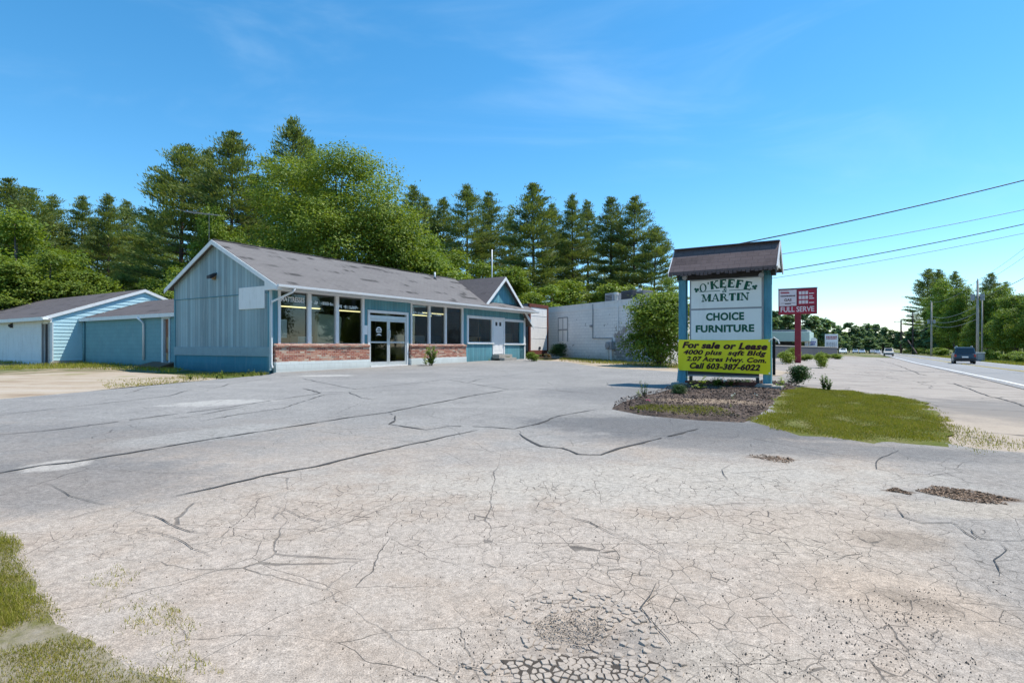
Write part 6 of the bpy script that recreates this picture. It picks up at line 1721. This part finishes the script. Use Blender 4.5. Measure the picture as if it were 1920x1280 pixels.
def build_weed(seed, H=1.0, stems=5, leaf=.09, mat='weed', spread=.25, petals=None, nleaf=26, name='weed'):
    g = np.random.default_rng(seed); root = thing(name, 'weed', 'plant'); sb_ = MB(); C, A, B, T = [], [], [], []; fl = MB()
    for s in range(stems):
        d = g.normal(size=2) * spread; h = H * g.uniform(.6, 1.0); P = [Vector((d[0] * .2, d[1] * .2, -.03)), Vector((d[0] * .6, d[1] * .6, h * .5)), Vector((d[0], d[1], h))]
        sb_.tube(P, [.012 * H + .003, .008 * H + .002, .003], 5)
        n = int(nleaf / stems * 2)
        t = g.uniform(.12, 1, n); an = g.random(n) * 6.28
        base = np.array([(P[0].lerp(P[1], x * 2) if x < .5 else P[1].lerp(P[2], x * 2 - 1))[:] for x in t])
        dr_ = unit(np.stack([np.cos(an), np.sin(an), g.uniform(.1, .8, n)], 1)); ln = (leaf * g.uniform(.6, 1.2, n) * (1.15 - .6 * t))[:, None]
        wv = unit(np.cross(dr_, np.array([0, 0, 1.0])[None])); C.append(base + dr_ * ln); A.append(dr_ * ln); B.append(wv * ln * .45); T.append(g.random(n))
        if petals:
            c = P[2]
            for k in range(9):
                a = 6.28 * k / 9; r_ = .05 * H + .02
                fl.ball((c.x + math.cos(a) * r_, c.y + math.sin(a) * r_, c.z + (.012 if k % 2 else -.01)), r_ * .55, .6, 6, 4)
            fl.ball((c.x, c.y, c.z + .02), (.05 * H + .02) * .7, .7, 6, 4)
    sb_.build('stem', M['weed'], root)
    leaf_mesh('leaf', M[mat], np.vstack(C), np.vstack(A), np.vstack(B), np.concatenate(T), root, 'kite')
    if petals: fl.build('flower', M[petals], root, smooth=True)
    return root
GW = 'weeds and flowers'
WD = [build_weed(101, 1.0, 9, .12, 'weed', .17, None, 170), build_weed(102, 1.0, 4, .16, 'lime', .2, None, 30), build_weed(103, 1.0, 8, .10, 'darkbush', .25, None, 70)]
def weed(k, px, py, ytop, wide, lab, cat='weed'):
    x, y = gp(px, py); return place(WD[k] if isinstance(k, int) else k, 1.0, px, ytop, y, wide, lab, GW, cat)
weed(0, 807, 685, 645, 1.0, 'tall leafy weed growing against the right brick planter'); weed(1, 800, 684, 664, 1.1, 'low weed on the left of the tall planter weed')
weed(0, 951, 675, 667, 1.6, 'small weed at the doorstep of the white door'); weed(1, 918, 676, 672, 1.6, 'tiny weed at the wall left of the white door')
for px, py, yt, k, lab in ((358, 712, 701, 0, 'pale weed at the kerb below the left end of the gable wall'), (381, 711, 702, 1, 'small weed below the middle of the gable wall'), (418, 709, 694, 1, 'bright broad leaved weed below the gable wall'), (406, 710, 702, 0, 'tiny weed left of the bright broad leaved one'), (455, 706, 698, 0, 'reddish weed below the blank white panel'), (474, 705, 692, 1, 'leafy weed left of the downspout'), (490, 704, 691, 2, 'weed beside the foot of the downspout')):
    weed(k, px, py, yt, 1.2, lab)
weed(2, 1208, 744, 708, .75, 'dark upright plant at the left end of the mulch bed', 'plant'); weed(1, 1200, 746, 730, 1.1, 'bright leafy plant at the left tip of the mulch bed', 'plant')
PK_ = build_weed(111, 1.0, 3, .16, 'darkbush', .18, 'pink', 24, 'flower'); weed(PK_, 1215, 762, 746, 1.0, 'plant with pink flowers in the mulch bed', 'flower')
WH = build_weed(112, 1.0, 4, .14, 'weed', .18, 'whitepetal', 20, 'flower'); weed(WH, 1373, 753, 736, .9, 'white flower ball on the dark mulch', 'flower'); weed(WH, 1418, 748, 737, .9, 'small pale flower by the stone pad', 'flower'); weed(WH, 1357, 728, 708, .9, 'white flowers under the yellow banner', 'flower')
for px, py, yt, k, lab in ((1309, 732, 705, 1, 'bright plant under the left half of the banner'), (1340, 727, 704, 1, 'bright plant under the middle of the banner, left'), (1348, 726, 706, 0, 'plant under the middle of the banner'), (1372, 727, 704, 1, 'bright plant under the middle of the banner, right'), (1384, 727, 710, 0, 'plant left of the right banner leg'), (1352, 733, 722, 2, 'bluish low plant on the mulch under the banner'), (1459, 730, 706, 1, 'bright plant right of the right sign post'), (1398, 724, 709, 0, 'thin plant close to the right banner leg')):
    weed(k, px, py, yt, 1.7, lab, 'plant')
weed(0, 1546, 731, 700, .8, 'sparse pale plant at the back edge of the grass', 'plant'); weed(0, 1553, 732, 708, .9, 'thin pale plant right of the sparse one', 'plant'); weed(1, 1368, 768, 757, 1.2, 'lone yellowish weed on the dark mulch')
weed(0, 1197, 775, 768, 1.2, 'small weed at the left rim of the mulch bed')

# ------------------------------------------------------------------ grass and loose stuff
def scatter(poly, n, seed=1):
    A_ = np.array(poly); g = np.random.default_rng(seed); out = []; x0, y0 = A_.min(0); x1, y1 = A_.max(0); c = 0
    while c < n:
        p = g.random((n * 2, 2)) * (x1 - x0, y1 - y0) + (x0, y0); p = p[inside(p, A_)]; out.append(p); c += len(p)
    return np.vstack(out)[:n]
def patchy(P, sc, seed, thr):
    g = np.random.default_rng(seed); k = g.normal(size=(7, 2)) * sc; ph = g.random(7) * 6.28
    v = sum(np.sin(P @ k[i] + ph[i]) for i in range(7)) / 2.6
    return v
def blades(name, poly, n, h, w, seed, thr=-9, sc=1.5, dry=.3, dz=0.0, mat='grass', fade=0.0):
    g = np.random.default_rng(seed); P = scatter(poly, n, seed); v = patchy(P, sc, seed + 1, thr); keep = v + g.normal(size=len(P)) * .55 > thr
    if fade:
        A_ = np.array(poly); B_ = np.roll(A_, -1, 0); dd = np.full(len(P), 9.0)
        for a_, b_ in zip(A_, B_):
            e_ = b_ - a_; t_ = np.clip(((P - a_) @ e_) / max(e_ @ e_, 1e-9), 0, 1); dd = np.minimum(dd, np.linalg.norm(P - a_ - t_[:, None] * e_, axis=1))
        keep &= g.random(len(P)) < np.clip(.08 + dd / fade, 0, 1)
    P = P[keep]; v = v[keep]; n = len(P)
    z = np.array([gz(x, y) for x, y in P]) + dz
    C = np.stack([P[:, 0], P[:, 1], z], 1); hh = g.uniform(h * .45, h * 1.1, n) * np.clip(.8 + .3 * v, .4, 1.3); an = g.random(n) * 6.28; tl = g.uniform(.1, .9, n)
    A = np.stack([np.cos(an) * tl, np.sin(an) * tl, np.ones(n)], 1); A = unit(A) * hh[:, None]; an2 = g.random(n) * 6.28
    B = np.stack([np.cos(an2), np.sin(an2), np.zeros(n)], 1) * (w * g.uniform(.6, 1.2, n))[:, None] / 2
    t = np.where(g.random(n) < dry, g.uniform(.75, 1, n), np.clip(.45 + .2 * v + g.normal(size=n) * .15, 0, .72))
    return tag(leaf_mesh(name, M[mat], C, A, B, t, None, 'tri'), kind='stuff')
blades('grass', ragged(isl, .12, .3, 15), 130000, .042, .013, 201, -1.25, 4.2, .30, .012, fade=.4)
blades('dry_grass', ragged(px_poly([(1690, 745), (1765, 765), (1810, 790), (1890, 825), (1880, 842), (1760, 840), (1740, 800)]), .2, .5, 4), 6000, .045, .012, 203, -.2, 2.2, .45, -.005, fade=.6)
cor_top = [gp(-200, 1002), gp(0, 1006), gp(36, 1016), gp(58, 1062), gp(80, 1112), gp(70, 1160), gp(-60, 1230), gp(-300, 1279)]
blades('grass', ragged(cor_top, .03, .1, 12), 30000, .040, .0042, 205, -.8, 5.0, .25, .008, fade=.12)
blades('dry_grass', [gp(-90, 1010), gp(40, 1014), gp(84, 1112), gp(130, 1163), gp(190, 1212), gp(250, 1244), gp(365, 1279), gp(330, 1330), gp(-90, 1330)], 62000, .022, .0042, 206, -.5, 9.0, .6, .010, fade=.35)
blades('dry_grass', ragged(px_poly([(70, 1040), (150, 1150), (260, 1230), (420, 1279), (400, 1180), (200, 1080)]), .1, .2, 8), 2600, .028, .004, 207, .75, 5.0, .5, .0)
blades('weedy_grass', px_poly([(1180, 771), (1270, 782), (1400, 790), (1340, 766), (1240, 758)]), 5200, .06, .014, 209, .0, 2.2, .15, .05)
vg = 'grass'
blades(vg, px_poly([(-120, 690), (0, 692), (110, 690), (250, 693), (330, 698), (345, 690), (320, 684), (150, 677), (0, 672), (-120, 670)]), 15000, .22, .03, 211, -.7, .5, .2, -.03)
blades(vg, px_poly([(325, 700), (345, 712), (420, 708), (498, 702), (505, 698), (330, 690)]), 4200, .10, .02, 213, -.4, 1.0, .3, -.03)
blades(vg, px_poly([(1045, 676), (1130, 681), (1270, 690), (1290, 684), (1180, 673), (1060, 667)]), 8000, .2, .03, 215, -.6, .5, .25, -.03)
blades('dry_grass', px_poly([(180, 712), (330, 706), (420, 711), (340, 717), (200, 727)]), 4200, .08, .02, 217, .2, .7, .8, -.02)
blades('verge_grass', [tuple(W(a, b)[:2]) for a, b in ((12.9, 40), (12.9, 150), (16, 150), (16, 40))], 16000, .35, .06, 219, -.5, .2, .35, -.04)

# mulch chips
g = np.random.default_rng(31); P = scatter(mul, 7500, 33); n = len(P); z = np.array([gz(x, y) for x, y in P]) + .06
d = rdir(n) * np.array([1, 1, .35]); d = unit(d); wv = unit(np.cross(d, rdir(n))); s = g.uniform(.007, .026, (n, 1))
tag(leaf_mesh('mulch_chips', M['chip'], np.stack([P[:, 0], P[:, 1], z + g.random(n) * .02], 1), d * s, wv * s * .4, g.random(n) ** 1.6), kind='stuff')
# leaf litter on the lot
def litter(name, poly, n, seed, s0=.004, s1=.014):
    g = np.random.default_rng(seed); P = scatter(poly, n, seed); z = np.array([gz(x, y) for x, y in P]) + .004 + g.random(n) * .006
    d = unit(rdir(n) * np.array([1, 1, .18])); w_ = unit(np.cross(d, rdir(n) * np.array([.3, .3, 1]))); s = g.uniform(s0, s1, (n, 1))
    return tag(leaf_mesh(name, M['litter'], np.stack([P[:, 0], P[:, 1], z], 1), d * s, w_ * s * .5, g.random(n)), kind='stuff')
M['litter'] = mat_leaf('leaf_litter_bits', (.085, .058, .042), (.27, .19, .135), 0, .95)
for nm, pp_, n_, sd in (('leaf_litter', [(1722, 920), (1760, 912), (1830, 918), (1905, 938), (1880, 945), (1800, 940)], 2000, 41), ('leaf_litter', [(1655, 917), (1680, 916), (1715, 924), (1708, 928)], 300, 42), ('leaf_litter', [(1402, 853), (1440, 853), (1490, 860), (1480, 868), (1440, 864)], 420, 43)):
    litter(nm, ragged(px_poly(pp_), .03, .12, sd), n_, sd, .003, .012)
# gravel and grit
g = np.random.default_rng(51)
P = np.vstack([scatter(px_poly([(200, 1100), (60, 1000), (700, 960), (1500, 1000), (1900, 1100), (1900, 1279), (360, 1279)]), 900, 52), scatter(px_poly([(700, 1279), (860, 1180), (1000, 1120), (1250, 1130), (1400, 1279)]), 700, 53), scatter(px_poly([(1560, 1130), (1750, 1100), (1850, 1279), (1300, 1279)]), 600, 54)])
mb = MB()
for x, y in P:
    s = float(g.uniform(.0016, .0042) * (1 + (g.random() < .08) * .9)); z = gz(x, y) + .004 - pot_depth(x, y); a = g.random() * 6.28
    c, sn = math.cos(a) * s, math.sin(a) * s; k = g.uniform(.5, 1)
    b = [(x + c, y + sn, z - .003), (x - sn * k, y + c * k, z - .003), (x - c, y - sn, z - .003), (x + sn * k, y - c * k, z - .003)]; i = len(mb.v)
    mb.v += b + [(x + c * .1, y, z + s * .9)]; mb.f += [(i, i + 1, i + 4), (i + 1, i + 2, i + 4), (i + 2, i + 3, i + 4), (i + 3, i, i + 4)]
M['grit'] = plain('dark_grit', (.15, .13, .115), .95, .1, .6, 60)
tag(mb.build('loose_grit', M['grit']), kind='stuff')
# broken asphalt around the hole: cells of a jittered net, shrunk and tilted
g = np.random.default_rng(61); sites = []
cx0, cy0 = gp(1090, 1190); sp_c = .066
for _ in range(14000):
    c_ = (cx0 + g.uniform(-.75, .75), cy0 + g.uniform(-.55, .45)); tries = min((math.hypot(c_[0] - a, c_[1] - b) for a, b in sites), default=9)
    if tries > (.024 if g.random() < .5 else .046): sites.append(c_)

S_ = np.array(sites); mb = MB()
hole = gp(1085, 1170)
for k, (x, y) in enumerate(sites):
    q_ = gp(1090, 1255); e = math.hypot((x - q_[0]) / .42, (y - q_[1]) / .17); e2 = math.hypot((x - hole[0] - .02) / .36, (y - hole[1]) / .34)
    hol = math.hypot((x - hole[0] + .03) / .17, (y - hole[1] + .0) / .13)
    if hol < 1 + g.normal() * .12 or (e > 1 + g.normal() * .12 and e2 > 1 + g.normal() * .1): continue
    poly = [Vector((x + a, y + b)) for a, b in ((-.1, -.1), (.1, -.1), (.1, .1), (-.1, .1))]
    for m_ in np.argsort(((S_ - (x, y)) ** 2).sum(1))[1:13]:
        o_ = Vector(S_[m_]); mid = (Vector((x, y)) + o_) / 2; nn = (o_ - Vector((x, y))).normalized(); new = []
        for a, b in zip(poly, poly[1:] + poly[:1]):
            da, db = (a - mid).dot(nn), (b - mid).dot(nn)
            if da <= 0: new.append(a)
            if da * db < 0: new.append(a.lerp(b, da / (da - db)))
        poly = new
        if len(poly) < 3: break
    if len(poly) < 3 or g.random() < (.05 if e < .75 else .55): continue
    cen = sum(poly, Vector((0, 0))) / len(poly); sh = float(np.clip(.93 - .22 * g.random() * (1.3 - min(e, 1.2)) - .05 * g.random(), .6, .95)); zb = gz(x, y) - pot_depth(x, y); tx, ty = g.normal(size=2) * .045; top = .003 + .006 * g.random()
    i = len(mb.v); n_ = len(poly); P2 = [cen + (p - cen) * sh for p in poly]; P3 = [cen + (p - cen) * sh * .9 for p in poly]
    mb.v += [(p.x, p.y, zb - .02) for p in P2] + [(p.x, p.y, zb + top * .6 + (p.x - cen.x) * tx + (p.y - cen.y) * ty) for p in P2] + [(p.x, p.y, zb + top + (p.x - cen.x) * tx + (p.y - cen.y) * ty) for p in P3]
    for r in range(2):
        for a in range(n_): mb.f.append((i + r * n_ + a, i + r * n_ + (a + 1) % n_, i + (r + 1) * n_ + (a + 1) % n_, i + (r + 1) * n_ + a))
    mb.f.append(tuple(i + 2 * n_ + a for a in range(n_)))
tag(mb.build('broken_asphalt', M['stone']), kind='stuff')
# dark bed under the rubble
bedp = [(gp(1090, 1255)[0] + .30 * math.cos(a) * (1 + .12 * math.sin(5 * a)), gp(1090, 1255)[1] + .125 * math.sin(a) * (1 + .1 * math.sin(3 * a))) for a in np.linspace(0, 6.28, 40)[:-1]]
M['bed'] = plain('dark_pothole_dirt', (.075, .064, .055), .95, .1, .7, 22, bump=1.0)
tag(sheet('pothole_bed', ragged(bedp, .02, .05, 9), M['bed'], .003, .08, dip=pot_pts), kind='structure')
holep = [(hole[0] - .02 + .16 * math.cos(a) * (1 + .15 * math.sin(4 * a)), hole[1] - .01 + .12 * math.sin(a)) for a in np.linspace(0, 6.28, 30)[:-1]]
litter('pothole_gravel', ragged(holep, .035, .05, 5), 1100, 71, .0015, .005); COL.objects['pothole_gravel'].data.materials[0] = mat_leaf('gravel_bits', (.09, .075, .062), (.34, .29, .24), 0, .95)
